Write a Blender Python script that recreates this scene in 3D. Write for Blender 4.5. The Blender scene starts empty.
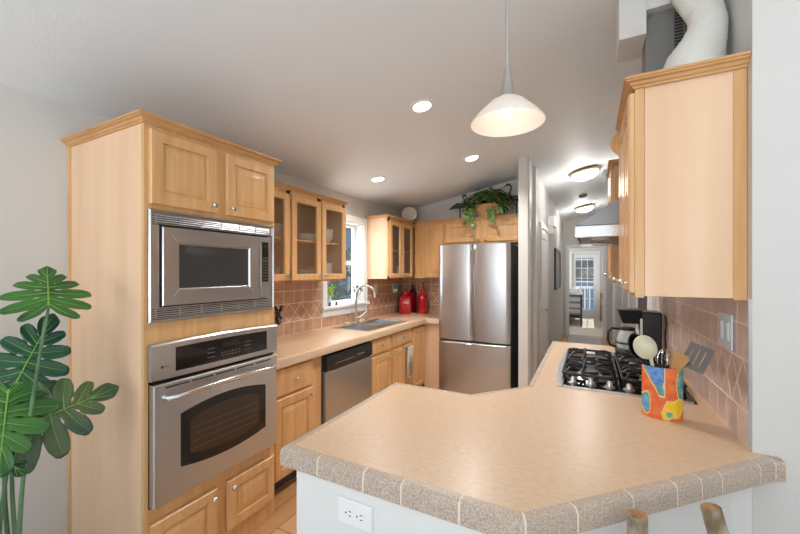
import bpy, bmesh, math, random
from mathutils import Vector, Matrix
random.seed(7)
PI = math.pi
S = bpy.context.scene
COL = S.collection

# ------------------------------------------------------------------ camera
cam = bpy.data.cameras.new('camera')
camo = bpy.data.objects.new('camera', cam)
COL.objects.link(camo)
camo.location = (0, 0, 1.48)
camo.rotation_euler = (PI/2, 0, math.radians(27.61))
cam.sensor_width = 36
cam.lens = 36*362.6/800
cam.shift_y = 5.1/800
cam.clip_start = .02
S.camera = camo

# ------------------------------------------------------------------ world, sun, large lights, exposure
w = bpy.data.worlds.new('world'); S.world = w; w.use_nodes = True
nt = w.node_tree
bg = nt.nodes['Background']
tc = nt.nodes.new('ShaderNodeTexCoord'); sx = nt.nodes.new('ShaderNodeSeparateXYZ'); rp = nt.nodes.new('ShaderNodeValToRGB')
nt.links.new(tc.outputs['Generated'], sx.inputs[0]); nt.links.new(sx.outputs['Z'], rp.inputs[0])
rp.color_ramp.elements[0].color = (.82, .88, .95, 1); rp.color_ramp.elements[1].color = (.35, .55, .9, 1)
nt.links.new(rp.outputs[0], bg.inputs[0])
bg.inputs[1].default_value = .9

def light(name, kind, loc, rot, energy, size=None, size_y=None, color=(1, 1, 1), **kw):
    l = bpy.data.lights.new(name, kind); l.energy = energy; l.color = color
    if kind == 'AREA':
        l.shape = 'RECTANGLE' if size_y else 'DISK'
        l.size = size
        if size_y: l.size_y = size_y
    for k, v in kw.items(): setattr(l, k, v)
    o = bpy.data.objects.new(name, l); COL.objects.link(o); o.location = loc; o.rotation_euler = rot
    return o
light('sun', 'SUN', (0, 16, 8), (math.radians(-52), 0, 0), 5, angle=.01, color=(1, .96, .9))
# kitchen window daylight, plus added fills: two dining uplights and one in the bedroom
light('added_rear_uplight', 'AREA', (-.6, -2.9, 1.4), (PI/2+1.25, 0, 0), 122, 2.8, 2.1, (.93, .96, 1))  # added area light behind the camera, tipped up to brighten the ceiling
light('added_side_uplight', 'AREA', (3.1, -.6, 1.5), (PI/2+1.1, 0, PI/2), 34, 2.8, 2.1, (.93, .96, 1))  # second added uplight, lifting the ceiling from the side
light('daylight_kitchen_window', 'AREA', (-2.56, 3.3, 1.6), (PI/2, 0, -PI/2), 7, .6, .9, (.9, .95, 1))
light('added_bedroom_fill', 'AREA', (-2.4, 11.6, 1.6), (PI/2, 0, -PI/2), 45, 1.6, 1.4, (1, 1, 1))  # added fill for the bedroom; the wall behind it has no window
vs = S.view_settings
vs.view_transform = 'Standard'; vs.look = 'None'; vs.gamma = 1; vs.exposure = 0.16
try: vs.use_curve_mapping = False
except Exception: pass

# ------------------------------------------------------------------ materials
def srgb(r, g, b):
    f = lambda c: (c/255/12.92) if c/255 <= .04045 else ((c/255+.055)/1.055)**2.4
    return (f(r), f(g), f(b), 1)
def mat(name, col, rough=.5, metal=0, noise=None, bump=0, bscale=60, emit=None, spec=None, coat=0, trans=0, stretch=(1, 1, 1), scale=20, col2=None, rvar=0):
    m = bpy.data.materials.new(name); m.use_nodes = True
    n = m.node_tree.nodes; L = m.node_tree.links; b = n['Principled BSDF']
    b.inputs['Base Color'].default_value = col
    b.inputs['Roughness'].default_value = rough; b.inputs['Metallic'].default_value = metal
    if spec is not None: b.inputs['Specular IOR Level'].default_value = spec
    if coat: b.inputs['Coat Weight'].default_value = coat; b.inputs['Coat Roughness'].default_value = .15
    if trans: b.inputs['Transmission Weight'].default_value = trans
    if emit: b.inputs['Emission Color'].default_value = emit[0]; b.inputs['Emission Strength'].default_value = emit[1]
    tc = n.new('ShaderNodeTexCoord'); mp = n.new('ShaderNodeMapping'); mp.inputs['Scale'].default_value = stretch
    L.new(tc.outputs['Object'], mp.inputs[0])
    if col2 or rvar:
        no = n.new('ShaderNodeTexNoise'); no.inputs['Scale'].default_value = scale; no.inputs['Detail'].default_value = 4
        L.new(mp.outputs[0], no.inputs[0])
        if col2:
            r = n.new('ShaderNodeValToRGB'); r.color_ramp.elements[0].position = .33; r.color_ramp.elements[1].position = .67
            r.color_ramp.elements[0].color = col; r.color_ramp.elements[1].color = col2
            L.new(no.outputs[0], r.inputs[0]); L.new(r.outputs[0], b.inputs['Base Color'])
        if rvar:
            mr = n.new('ShaderNodeMapRange'); mr.inputs[3].default_value = rough-rvar; mr.inputs[4].default_value = rough+rvar
            L.new(no.outputs[0], mr.inputs[0]); L.new(mr.outputs[0], b.inputs['Roughness'])
    if bump:
        nb = n.new('ShaderNodeTexNoise'); nb.inputs['Scale'].default_value = bscale; L.new(mp.outputs[0], nb.inputs[0])
        bp = n.new('ShaderNodeBump'); bp.inputs['Strength'].default_value = bump; bp.inputs['Distance'].default_value = .002
        L.new(nb.outputs[0], bp.inputs['Height']); L.new(bp.outputs[0], b.inputs['Normal'])
    return m
def glassmat(name, col, fac, rough=.05):
    m = bpy.data.materials.new(name); m.use_nodes = True; n = m.node_tree.nodes; L = m.node_tree.links
    b = n['Principled BSDF']; b.inputs['Base Color'].default_value = col; b.inputs['Roughness'].default_value = rough
    t = n.new('ShaderNodeBsdfTransparent'); mx = n.new('ShaderNodeMixShader'); mx.inputs[0].default_value = fac
    L.new(t.outputs[0], mx.inputs[1]); L.new(b.outputs[0], mx.inputs[2]); L.new(mx.outputs[0], n['Material Output'].inputs[0])
    return m
M = {}
M['wall'] = mat('wall_paint', srgb(214, 211, 206), .6, bump=.15, bscale=180)
M['ceil'] = mat('ceiling_paint', srgb(234, 239, 242), .55, bump=.3, bscale=90)
M['trimw'] = mat('white_trim', srgb(240, 240, 238), .35)
M['wood'] = mat('maple', srgb(210, 159, 103), .38, col2=srgb(224, 178, 124), stretch=(14, 14, .9), scale=2.2, bump=.05, bscale=8, coat=.15)
M['woodp'] = mat('maple_veneer', srgb(228, 188, 150), .4, col2=srgb(238, 203, 168), stretch=(5, 5, .5), scale=1.6, coat=.1)
M['woodd'] = mat('maple_crown', srgb(196, 146, 92), .4, col2=srgb(208, 160, 106), scale=6)
M['inside'] = mat('cabinet_inside', srgb(196, 160, 120), .6)
M['lam'] = mat('beige_laminate', srgb(206, 174, 141), .3, col2=srgb(216, 186, 154), scale=45, stretch=(1, 2.2, 1), rvar=.04, spec=.45)
M['edge'] = mat('speckled_edge_tile', srgb(158, 137, 119), .45, col2=srgb(206, 190, 173), scale=260)
M['edgel'] = mat('beige_edge_tile', srgb(196, 164, 132), .45, col2=srgb(216, 188, 158), scale=200)
M['grout'] = mat('grout', srgb(238, 220, 200), .8)
M['tile'] = mat('brown_tile', srgb(176, 136, 108), .35, col2=srgb(196, 158, 130), scale=16)
M['tiler'] = mat('rose_brown_tile', srgb(200, 172, 156), .3, col2=srgb(216, 190, 175), scale=14)
M['steel'] = mat('stainless', (.52, .52, .53, 1), .3, 1)
M['steelh'] = mat('stainless_brushed', (.52, .525, .535, 1), .3, .95, stretch=(8, 8, .3), scale=3, rvar=.015)
M['steelm'] = mat('hood_steel', (.2, .2, .205, 1), .38, .9)
M['steeld'] = mat('dark_steel', (.25, .25, .26, 1), .35, 1)
M['chrome'] = mat('chrome', (.75, .75, .75, 1), .15, 1)
M['nickel'] = mat('nickel', (.62, .60, .57, 1), .28, 1)
M['brass'] = mat('antique_brass', (.45, .34, .2, 1), .35, 1)
M['black'] = mat('black_plastic', (.012, .012, .013, 1), .35)
M['blackg'] = mat('black_glass', (.006, .006, .007, 1), .06)
M['iron'] = mat('cast_iron', (.012, .012, .013, 1), .42)
M['dark'] = mat('dark_void', (.02, .02, .02, 1), .8)
M['charcoal'] = mat('charcoal', (.06, .06, .065, 1), .6)
M['white'] = mat('white_plastic', srgb(238, 238, 236), .35)
M['porc'] = mat('white_porcelain', srgb(240, 236, 228), .2)
M['ivory'] = mat('ivory_plate', srgb(228, 216, 196), .3)
M['floor'] = mat('oak_floor', srgb(190, 130, 72), .35)
M['carpet'] = mat('beige_carpet', srgb(214, 204, 188), .95, bump=.6, bscale=300)
M['bouncecarpet'] = mat('unseen_bounce_carpet', srgb(206, 206, 202), .95, bump=.6, bscale=300)
M['wallw'] = mat('white_wall_paint', srgb(228, 227, 224), .5)
M['shade'] = mat('frosted_glass_shade', srgb(236, 224, 212), .4, emit=((1, .86, .75, 1), .1))
M['bulb'] = mat('bulb', (1, 1, 1, 1), .4, emit=((1, .9, .78, 1), 7))
M['lampw'] = mat('lit_lens', (1, 1, 1, 1), .4, emit=((1, .96, .9, 1), 9))
M['lampd'] = mat('lit_glass_bowl', (1, 1, 1, 1), .4, emit=((1, .93, .82, 1), .9))
M['reed'] = glassmat('reeded_glass', srgb(150, 128, 104), .24, .25)
M['pane'] = glassmat('window_glass', (.6, .7, .75, 1), .08, .02)
M['clear'] = glassmat('clear_glass', (.85, .9, .9, 1), .3, .03)
M['ovenglass'] = mat('oven_glass', srgb(62, 44, 32), .08)
M['mwglass'] = mat('microwave_glass', (.05, .05, .05, 1), .07)
M['red'] = mat('red_glaze', srgb(176, 22, 34), .12, col2=srgb(200, 38, 44), scale=8, coat=.5)
M['redd'] = mat('dark_red_glaze', srgb(96, 10, 18), .2)
M['leaf'] = mat('monstera_leaf', srgb(32, 84, 34), .34, col2=srgb(70, 126, 44), scale=5)
M['leafd'] = mat('dark_monstera_leaf', srgb(16, 62, 48), .38, col2=srgb(32, 88, 50), scale=5)
M['leafo'] = mat('olive_monstera_leaf', srgb(22, 66, 60), .35, col2=srgb(86, 100, 44), scale=3.5)
M['vein'] = mat('leaf_vein', srgb(128, 172, 78), .5)
M['stem'] = mat('plant_stem', srgb(112, 142, 100), .5, col2=srgb(70, 106, 76), scale=8)
M['pothos'] = mat('pothos_leaf', srgb(40, 82, 32), .4, col2=srgb(120, 150, 72), scale=26)
M['lime'] = mat('lime_leaf', srgb(150, 190, 60), .5)
M['purple'] = mat('purple_petal', srgb(96, 58, 80), .6)
M['wicker'] = mat('wicker', srgb(186, 134, 78), .7, col2=srgb(214, 168, 110), scale=60, bump=.8, bscale=120)
M['bronze'] = mat('verdigris_bronze', srgb(48, 56, 54), .45, .6, col2=srgb(72, 82, 78), scale=20)
M['bark'] = mat('birch_bark', srgb(124, 104, 76), .8, col2=srgb(206, 202, 186), scale=22, stretch=(1, 1, .5), bump=.8, bscale=60)
M['cut'] = mat('cut_log', srgb(176, 132, 88), .7, col2=srgb(112, 72, 42), scale=60)
M['soil'] = mat('soil', srgb(60, 44, 34), .95)
M['pot'] = mat('grey_pot', srgb(120, 120, 118), .6)
M['orange'] = mat('painted_orange', srgb(226, 94, 44), .25, col2=srgb(236, 128, 70), scale=40)
M['pblue'] = mat('painted_blue', srgb(62, 104, 190), .25, col2=srgb(120, 172, 216), scale=34)
M['pteal'] = mat('painted_teal', srgb(60, 134, 140), .25, col2=srgb(128, 182, 176), scale=40)
M['pyellow'] = mat('painted_yellow', srgb(238, 190, 30), .25, col2=srgb(246, 208, 70), scale=30)
M['pcream'] = mat('painted_outline', srgb(222, 200, 140), .3)
M['utwood'] = mat('utensil_wood', srgb(172, 122, 66), .5, col2=srgb(200, 150, 90), scale=8)
M['cream'] = mat('cream_spoon', srgb(210, 206, 180), .3)
M['turner'] = mat('grey_nylon', srgb(98, 88, 80), .4)
M['towel'] = mat('towel_cloth', srgb(226, 218, 204), .9)
M['towelp'] = mat('towel_print', srgb(96, 92, 88), .9)
M['duct'] = mat('painted_duct', srgb(224, 222, 214), .55, bump=1, bscale=70)
M['greybox'] = mat('grey_metal_box', srgb(120, 118, 114), .5)
M['slot'] = mat('slot', (.02, .02, .02, 1), .7)
M['switch'] = mat('switch_plate', srgb(214, 224, 232), .2)
M['linen'] = mat('bed_linen', srgb(222, 222, 222), .9)
M['linens'] = mat('linen_stripe', srgb(150, 152, 158), .9)
M['rug'] = mat('pale_rug', srgb(214, 214, 212), .8, col2=srgb(190, 194, 198), scale=18)
M['siding'] = mat('blue_siding', srgb(104, 138, 168), .7)
M['roof'] = mat('grey_roof', srgb(70, 74, 80), .8)
M['bush'] = mat('bush_leaf', srgb(44, 66, 36), .7, col2=srgb(80, 104, 56), scale=6)
M['ground'] = mat('paving', srgb(176, 172, 164), .9)
M['deck'] = mat('deck_boards', srgb(190, 182, 170), .8)
M['photo'] = mat('picture_print', srgb(88, 84, 78), .4, col2=srgb(140, 134, 124), scale=6)
M['label'] = mat('light_ink', srgb(200, 205, 205), .5)
M['lcd'] = mat('display', srgb(40, 44, 30), .2)
# wooden floor planks, colour from a brick pattern
m = M['floor']; n = m.node_tree.nodes; L = m.node_tree.links
tc = n.new('ShaderNodeTexCoord'); mp = n.new('ShaderNodeMapping'); mp.inputs['Rotation'].default_value = (0, 0, PI/2)
bk = n.new('ShaderNodeTexBrick'); bk.inputs['Scale'].default_value = 1; bk.inputs['Brick Width'].default_value = 1.2; bk.inputs['Row Height'].default_value = .13
bk.inputs['Mortar Size'].default_value = .003; bk.inputs['Color1'].default_value = srgb(204, 160, 114); bk.inputs['Color2'].default_value = srgb(186, 140, 94); bk.inputs['Mortar'].default_value = srgb(120, 80, 46)
L.new(tc.outputs['Object'], mp.inputs[0]); L.new(mp.outputs[0], bk.inputs[0]); L.new(bk.outputs[0], n['Principled BSDF'].inputs['Base Color'])

# ------------------------------------------------------------------ mesh helpers
def world_origin(o):
    v = Vector((0, 0, 0))
    while o: v += Vector(o.location); o = o.parent
    return v
class MB:
    def __init__(s): s.v = []; s.f = []; s.mi = []
    def add(s, vs, fs, M4=None, mi=0):
        k = len(s.v)
        s.v += [(M4 @ Vector(p)) if M4 else Vector(p) for p in vs]
        s.f += [[k+i for i in f] for f in fs]; s.mi += [mi]*len(fs)
        return s
    def box(s, a, b, M4=None, mi=0):
        x0, y0, z0 = a; x1, y1, z1 = b
        return s.add([(x0,y0,z0),(x1,y0,z0),(x1,y1,z0),(x0,y1,z0),(x0,y0,z1),(x1,y0,z1),(x1,y1,z1),(x0,y1,z1)],
              [(0,3,2,1),(4,5,6,7),(0,1,5,4),(1,2,6,5),(2,3,7,6),(3,0,4,7)], M4, mi)
    def rings(s, R, M4=None, mi=0, cap0=True, cap1=True, close=False):
        n = len(R[0]); vs = [p for r in R for p in r]; fs = []
        m_ = len(R)
        for i in range(m_ if close else m_-1):
            for j in range(n):
                a = i*n+j; b = i*n+(j+1) % n; c = ((i+1) % m_)*n+(j+1) % n; d = ((i+1) % m_)*n+j
                fs.append((a, b, c, d))
        if not close:
            if cap0: fs.append(tuple(range(n))[::-1])
            if cap1: fs.append(tuple(range((m_-1)*n, m_*n)))
        return s.add(vs, fs, M4, mi)
    def tube(s, pts, r, n=10, M4=None, mi=0, close=False):
        pts = [Vector(p) for p in pts]; rr = r if isinstance(r, (list, tuple)) else [r]*len(pts)
        R = []; up = None; N = len(pts)
        for i, p in enumerate(pts):
            a = pts[(i-1) % N] if (i or close) else p; b = pts[(i+1) % N] if (i < N-1 or close) else p
            t = (b-a).normalized()
            if up is None:
                up = Vector((0, 0, 1)) if abs(t.z) < .9 else Vector((0, 1, 0))
            side = t.cross(up)
            if side.length < 1e-4: side = t.cross(Vector((1, 0, 0)))
            side.normalize(); up = side.cross(t).normalized()
            R.append([p+rr[i]*(math.cos(2*PI*k/n)*side+math.sin(2*PI*k/n)*up) for k in range(n)])
        return s.rings(R, M4, mi, close=close)
    def lathe(s, prof, c=(0, 0, 0), n=24, M4=None, mi=0, sy=1):
        c = Vector(c)
        R = [[c+Vector((r*math.cos(2*PI*k/n), sy*r*math.sin(2*PI*k/n), z)) for k in range(n)] for r, z in [(max(r, 1e-4), z) for r, z in prof]]
        return s.rings(R, M4, mi)
    def prism(s, poly, z0, z1, M4=None, mi=0):
        n = len(poly)
        vs = [(x, y, z0) for x, y in poly]+[(x, y, z1) for x, y in poly]
        fs = [tuple(range(n))[::-1], tuple(range(n, 2*n))]+[(i, (i+1) % n, n+(i+1) % n, n+i) for i in range(n)]
        return s.add(vs, fs, M4, mi)
    def nest(s, w, h, prof, M4, mi=0, o=(0, 0), cap=True, cap0=True):
        # nested rectangles (inset, height): raised panels and frames
        R = [[(o[0]+i, o[1]+i, z), (o[0]+w-i, o[1]+i, z), (o[0]+w-i, o[1]+h-i, z), (o[0]+i, o[1]+h-i, z)] for i, z in prof]
        return s.rings(R, M4, mi, cap0=cap0, cap1=cap)
    def mould(s, path, prof, closed=False, M4=None, mi=0, left=True, span=None):
        # sweep (out, z) profile along a 2D path with mitred corners
        P = [Vector(p) for p in path]; N = len(P); R = []
        for i in range(N):
            e0 = (P[i]-P[i-1]).normalized() if (i or closed) else None
            e1 = (P[(i+1) % N]-P[i]).normalized() if (i < N-1 or closed) else None
            if e0 is None: e0 = e1
            if e1 is None: e1 = e0
            n0 = Vector((-e0.y, e0.x)); n1 = Vector((-e1.y, e1.x))
            if not left: n0 = -n0; n1 = -n1
            m_ = (n0+n1); m_ = m_/max(m_.length_squared/2, 1e-6)
            R.append([(P[i].x+m_.x*o, P[i].y+m_.y*o, z) for o, z in prof])
        if span is not None: R = R[span:span+2]
        return s.rings(R, M4, mi, close=closed and span is None)
    def build(s, name, mats, parent=None, bevel=0, seg=2, ang=35, **tags):
        if not isinstance(mats, (list, tuple)): mats = [mats]
        if parent is not None: o0 = world_origin(parent)
        else:
            xs = [p.x for p in s.v]; ys = [p.y for p in s.v]; zs = [p.z for p in s.v]
            o0 = Vector(((min(xs)+max(xs))/2, (min(ys)+max(ys))/2, min(zs)))
        me = bpy.data.meshes.new(name)
        me.from_pydata([p-o0 for p in s.v], [], s.f)
        for i, p in enumerate(me.polygons): p.material_index = s.mi[i]
        for m_ in mats: me.materials.append(M[m_])
        b = bmesh.new(); b.from_mesh(me); bmesh.ops.recalc_face_normals(b, faces=b.faces); b.to_mesh(me); b.free()
        me.shade_smooth(); me.set_sharp_from_angle(angle=math.radians(ang))
        o = bpy.data.objects.new(name, me); COL.objects.link(o)
        if parent is not None: o.parent = parent
        else: o.location = o0
        if bevel:
            md = o.modifiers.new('bevel', 'BEVEL'); md.width = bevel; md.segments = seg; md.limit_method = 'ANGLE'; md.angle_limit = math.radians(40)
        for k, v in tags.items(): o[k] = v
        return o
def thing(name, label, cat, loc, group=None):
    o = bpy.data.objects.new(name, None); COL.objects.link(o); o.location = loc; o.empty_display_size = .05
    o['label'] = label; o['category'] = cat
    if group: o['group'] = group
    return o
def tag(o, label, cat, group=None):
    o['label'] = label; o['category'] = cat
    if group: o['group'] = group
    return o
def struct(mb, name, m_, parent=None, **kw):
    o = mb.build(name, m_, parent, **kw)
    if parent is None: o['kind'] = 'structure'
    return o
def copy_tree(o, parent=None):
    c = o.copy(); COL.objects.link(c)
    if parent: c.parent = parent; c.matrix_parent_inverse = o.matrix_parent_inverse.copy()
    for ch in list(o.children): copy_tree(ch, c)
    return c
def FR(o, u, w_):          # local u across, v up, w out
    u = Vector(u); v = Vector((0, 0, 1)); w_ = Vector(w_)
    return Matrix(((u.x, v.x, w_.x, o[0]), (u.y, v.y, w_.y, o[1]), (u.z, v.z, w_.z, o[2]), (0, 0, 0, 1)))
def FE(x, y, z): return FR((x, y, z), (0, 1, 0), (1, 0, 0))     # faces +X
def FS(x, y, z): return FR((x, y, z), (1, 0, 0), (0, -1, 0))    # faces -Y
def FW(x, y, z): return FR((x, y, z), (0, -1, 0), (-1, 0, 0))   # faces -X
def arc(c, r, a0, a1, n, f):
    return [f(c[0]+r*math.cos(a0+(a1-a0)*i/n), c[1]+r*math.sin(a0+(a1-a0)*i/n)) for i in range(n+1)]

# ------------------------------------------------------------------ the room
WL, XR, YC, YE = -2.40, .452, 1.519, 4.66
HX, YH = -.56, 9.4          # hall left wall, hall end
zc = lambda x: 2.345+.18*(x+2.4)
struct(MB().box((-2.6, .8, -.05), (3.3, YH+.06, 0)), 'floor', 'floor')
struct(MB().box((-2.6, -3.1, -.05), (3.3, .8, 0)), 'floor', 'bouncecarpet')  # unseen pale floor, added to keep the bounce onto the ceiling neutral
struct(MB().box((-2.6, YH+.06, -.05), (2.0, 13.3, .004)), 'floor', 'carpet')
c = MB()
c.add([(-2.6, -3.1, zc(-2.6)), (3.3, -3.1, zc(3.3)), (3.3, 13.3, zc(3.3)), (-2.6, 13.3, zc(-2.6)),
       (-2.6, -3.1, zc(-2.6)+.05), (3.3, -3.1, zc(3.3)+.05), (3.3, 13.3, zc(3.3)+.05), (-2.6, 13.3, zc(-2.6)+.05)],
      [(0, 3, 2, 1), (4, 5, 6, 7), (0, 1, 5, 4), (1, 2, 6, 5), (2, 3, 7, 6), (3, 0, 4, 7)])
struct(c, 'ceiling', 'ceil')
H_ = 3.5
# left wall with the window opening
WY0, WY1, WZ0, WZ1 = 2.95, 3.63, 1.12, 2.05
b = MB()
b.box((-2.56, -3.1, 0), (WL, WY0, 2.36)); b.box((-2.56, WY1, 0), (WL, YE+.1, 2.36))
b.box((-2.56, WY0, 0), (WL, WY1, WZ0)); b.box((-2.56, WY0, WZ1), (WL, WY1, 2.36))
struct(b, 'wall_left', 'wall')
def wall_sloped(name, x0, x1, y0, y1, m_='wall'):   # follows the sloping ceiling
    v = [(x0, y0, 0), (x1, y0, 0), (x1, y1, 0), (x0, y1, 0), (x0, y0, zc(x0)+.01), (x1, y0, zc(x1)+.01), (x1, y1, zc(x1)+.01), (x0, y1, zc(x0)+.01)]
    return struct(MB().add(v, [(0, 3, 2, 1), (4, 5, 6, 7), (0, 1, 5, 4), (1, 2, 6, 5), (2, 3, 7, 6), (3, 0, 4, 7)]), name, m_)
wall_sloped('wall_kitchen_end', WL, -.656, YE, YE+.1)
wall_sloped('wall_hall_left', -.655, HX, 3.9, YH)
wall_sloped('wall_right', XR, XR+.13, YC+.001, 13.2)
wall_sloped('wall_dining', XR+.13, 3.3, YC, YC+.13)
b = MB()
b.add([(XR, YC, 0), (XR+.13, YC, 0), (XR+.13, YC+.001, 0), (XR, YC+.001, 0), (XR, YC, zc(XR)), (XR+.13, YC, zc(XR+.13)), (XR+.13, YC+.001, zc(XR+.13)), (XR, YC+.001, zc(XR))],
      [(0, 3, 2, 1), (4, 5, 6, 7), (0, 1, 5, 4), (1, 2, 6, 5), (2, 3, 7, 6), (3, 0, 4, 7)])
struct(b, 'wall_corner', 'wall')
# rear and side walls of the dining room with their big window openings
b = MB(); b.box((-2.4, -3.1, 0), (-2.0, -3.0, 3.3)); b.box((1.8, -3.1, 0), (3.3, -3.0, 3.3)); b.box((-2.0, -3.1, 0), (1.8, -3.0, .5)); b.box((-2.0, -3.1, 2.3), (1.8, -3.0, 3.3))
struct(b, 'wall_rear', 'wall')
b = MB(); b.box((3.2, -3.0, 0), (3.3, -2.0, 3.4)); b.box((3.2, .8, 0), (3.3, YC, 3.4)); b.box((3.2, -2.0, 0), (3.3, .8, .45)); b.box((3.2, -2.0, 2.55), (3.3, .8, 3.4))
struct(b, 'wall_side', 'wall')
# hall end wall with the bedroom opening
DX0, DX1 = -.43, .26
b = MB()
for (x0, x1, z0) in ((HX, DX0, 0), (DX1, XR, 0), (DX0, DX1, 2.05)):
    b.add([(x0, YH, z0), (x1, YH, z0), (x1, YH+.1, z0), (x0, YH+.1, z0), (x0, YH, zc(x0)), (x1, YH, zc(x1)), (x1, YH+.1, zc(x1)), (x0, YH+.1, zc(x0))],
          [(0, 3, 2, 1), (4, 5, 6, 7), (0, 1, 5, 4), (1, 2, 6, 5), (2, 3, 7, 6), (3, 0, 4, 7)])
struct(b, 'wall_hall_end', 'wall')
b = MB()
for x in (DX0-.07, DX1): b.box((x, YH-.02, 0), (x+.07, YH, 2.12))
b.box((DX0, YH-.02, 2.05), (DX1, YH, 2.12))
struct(b, 'trim_1', 'trimw', bevel=.003)
# bedroom walls, end wall with the glazed door
wall_sloped('wall_bedroom_left', -2.6, -2.5, YH+.1, 13.2)
wall_sloped('wall_bedroom_front', -2.5, HX-.001, YH+.001, YH+.1)
GX0, GX1 = -.52, .22
b = MB()
for (x0, x1, z0) in ((-2.5, GX0, 0), (GX1, XR, 0), (GX0, GX1, 2.08)):
    b.add([(x0, 13.2, z0), (x1, 13.2, z0), (x1, 13.3, z0), (x0, 13.3, z0), (x0, 13.2, zc(x0)), (x1, 13.2, zc(x1)), (x1, 13.3, zc(x1)), (x0, 13.3, zc(x0))],
          [(0, 3, 2, 1), (4, 5, 6, 7), (0, 1, 5, 4), (1, 2, 6, 5), (2, 3, 7, 6), (3, 0, 4, 7)])
struct(b, 'wall_bedroom_end', 'wall')
f = FS(GX0, 13.24, 0)
b = MB(); W_ = GX1-GX0
b.box((.002, .01, -.04), (.11, 2.07, 0), f); b.box((W_-.11, .01, -.04), (W_-.002, 2.07, 0), f); b.box((.11, .01, -.04), (W_-.11, .28, 0), f); b.box((.11, 1.94, -.04), (W_-.11, 2.07, 0), f)
d2 = struct(b, 'door_2', 'trimw')
b = MB()
for i in (1, 2): u = .11+(W_-.22)*i/3; b.box((u-.01, .28, -.03), (u+.01, 1.94, -.01), f)
for i in range(1, 5): v = .28+1.66*i/5; b.box((.11, v-.01, -.03), (W_-.11, v+.01, -.01), f)
b.build('glazing_bars', 'trimw', d2)
MB().box((.11, .28, -.024), (W_-.11, 1.94, -.018), f).build('pane', 'pane', d2)
MB().tube([f @ Vector((W_-.06, .98, .001)), f @ Vector((W_-.06, .98, .05)), f @ Vector((W_-.15, .98, .05))], .009).build('door_handle', 'nickel', d2)
b = MB()
for x in (GX0-.07, GX1): b.box((x, 13.18, .005), (x+.07, 13.2, 2.15))
b.box((GX0, 13.18, 2.08), (GX1, 13.2, 2.15)); struct(b, 'trim_2', 'trimw')

# hall left wall: narrow closet door with casing, pilaster strips
f = FE(HX, 4.98, 0)
b = MB(); b.nest(.70, 2.03, [(0, 0), (0, .012), (.003, .014), (.11, .014), (.12, .004), (.13, .004), (.15, .01)], FE(HX, 4.98, .01)); d1 = struct(b, 'door_1', 'trimw')
MB().lathe([(.022, 0), (.022, .006), (.008, .01), (.008, .04), (.026, .05), (.028, .065), (.018, .078), (0, .08)], M4=Matrix.Translation((HX+.014, 5.05, 1.0)) @ Matrix.Rotation(PI/2, 4, 'Y'), n=14).build('door_knob', 'nickel', d1)
b = MB(); b.box((HX, 4.90, 0), (HX+.022, 4.97, 2.12)); b.box((HX, 5.69, 0), (HX+.022, 5.76, 2.12)); b.box((HX, 4.97, 2.05), (HX+.022, 5.69, 2.12)); struct(b, 'trim_3', 'trimw', bevel=.003)
b = MB(); b.box((HX, 3.93, 0), (HX+.012, 4.05, 2.66)); b.box((HX, 4.28, 0), (HX+.03, 4.40, 2.66)); struct(b, 'trim_4', 'trimw', bevel=.003)
b = MB(); b.box((HX, 8.9, 0), (HX+.02, 8.98, 2.12)); b.box((HX, 8.0, 0), (HX+.02, 8.08, 2.12)); b.box((HX, 8.08, 2.05), (HX+.02, 8.9, 2.12))
# right hall wall casings
b = MB()
for y in (3.42, 3.62, 4.45, 5.4, 6.4): b.box((XR-.02, y, 0), (XR, y+.08, 2.12))
b.box((XR-.02, 3.62, 2.05), (XR, 5.48, 2.12)); struct(b, 'trim_5', 'trimw', bevel=.003)
struct(MB().box((WL, -3.0, 0), (WL+.014, .89, .09)), 'baseboard_left', 'trimw', bevel=.003)
struct(MB().box((XR+.14, YC-.014, 0), (3.2, YC, .09)), 'baseboard_dining', 'trimw', bevel=.003)
struct(MB().box((XR-.014, 4.6, 0), (XR, 5.38, .09)), 'baseboard_right', 'trimw')

# kitchen window
f = FE(WL, WY0, WZ0); ww, wh = WY1-WY0, WZ1-WZ0
b = MB()
b.box((-.07, -.02, 0), (0, wh, .018), f); b.box((ww, -.02, 0), (ww+.07, wh, .018), f); b.box((-.07, wh, 0), (ww+.07, wh+.07, .018), f)
b.box((-.07, -.10, 0), (ww+.07, -.02, .016), f)
for a, bb in (((0, 0, -.16), (.012, wh, 0)), ((ww-.012, 0, -.16), (ww, wh, 0)), ((0, wh-.012, -.16), (ww, wh, 0)), ((0, 0, -.16), (ww, .006, 0))): b.box(a, bb, f)
win = struct(b, 'window_1', 'trimw', bevel=.002)
MB().box((-.09, -.022, 0), (ww+.09, .008, .045), f).build('window_sill', 'trimw', win, bevel=.004)
b = MB()
for z0, z1, q in ((0, wh/2+.02, -.09), (wh/2-.02, wh, -.12)):
    b.nest(ww-.02, z1-z0, [(0, q), (0, q+.03), (.045, q+.03), (.045, q)], f, o=(.01, z0), cap=False, cap0=False)
b.build('sash', 'trimw', win)
MB().box((.04, .04, -.078), (ww-.04, wh/2, -.074), f).box((.04, wh/2, -.108), (ww-.04, wh-.04, -.104), f).build('pane', 'pane', win)

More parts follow.
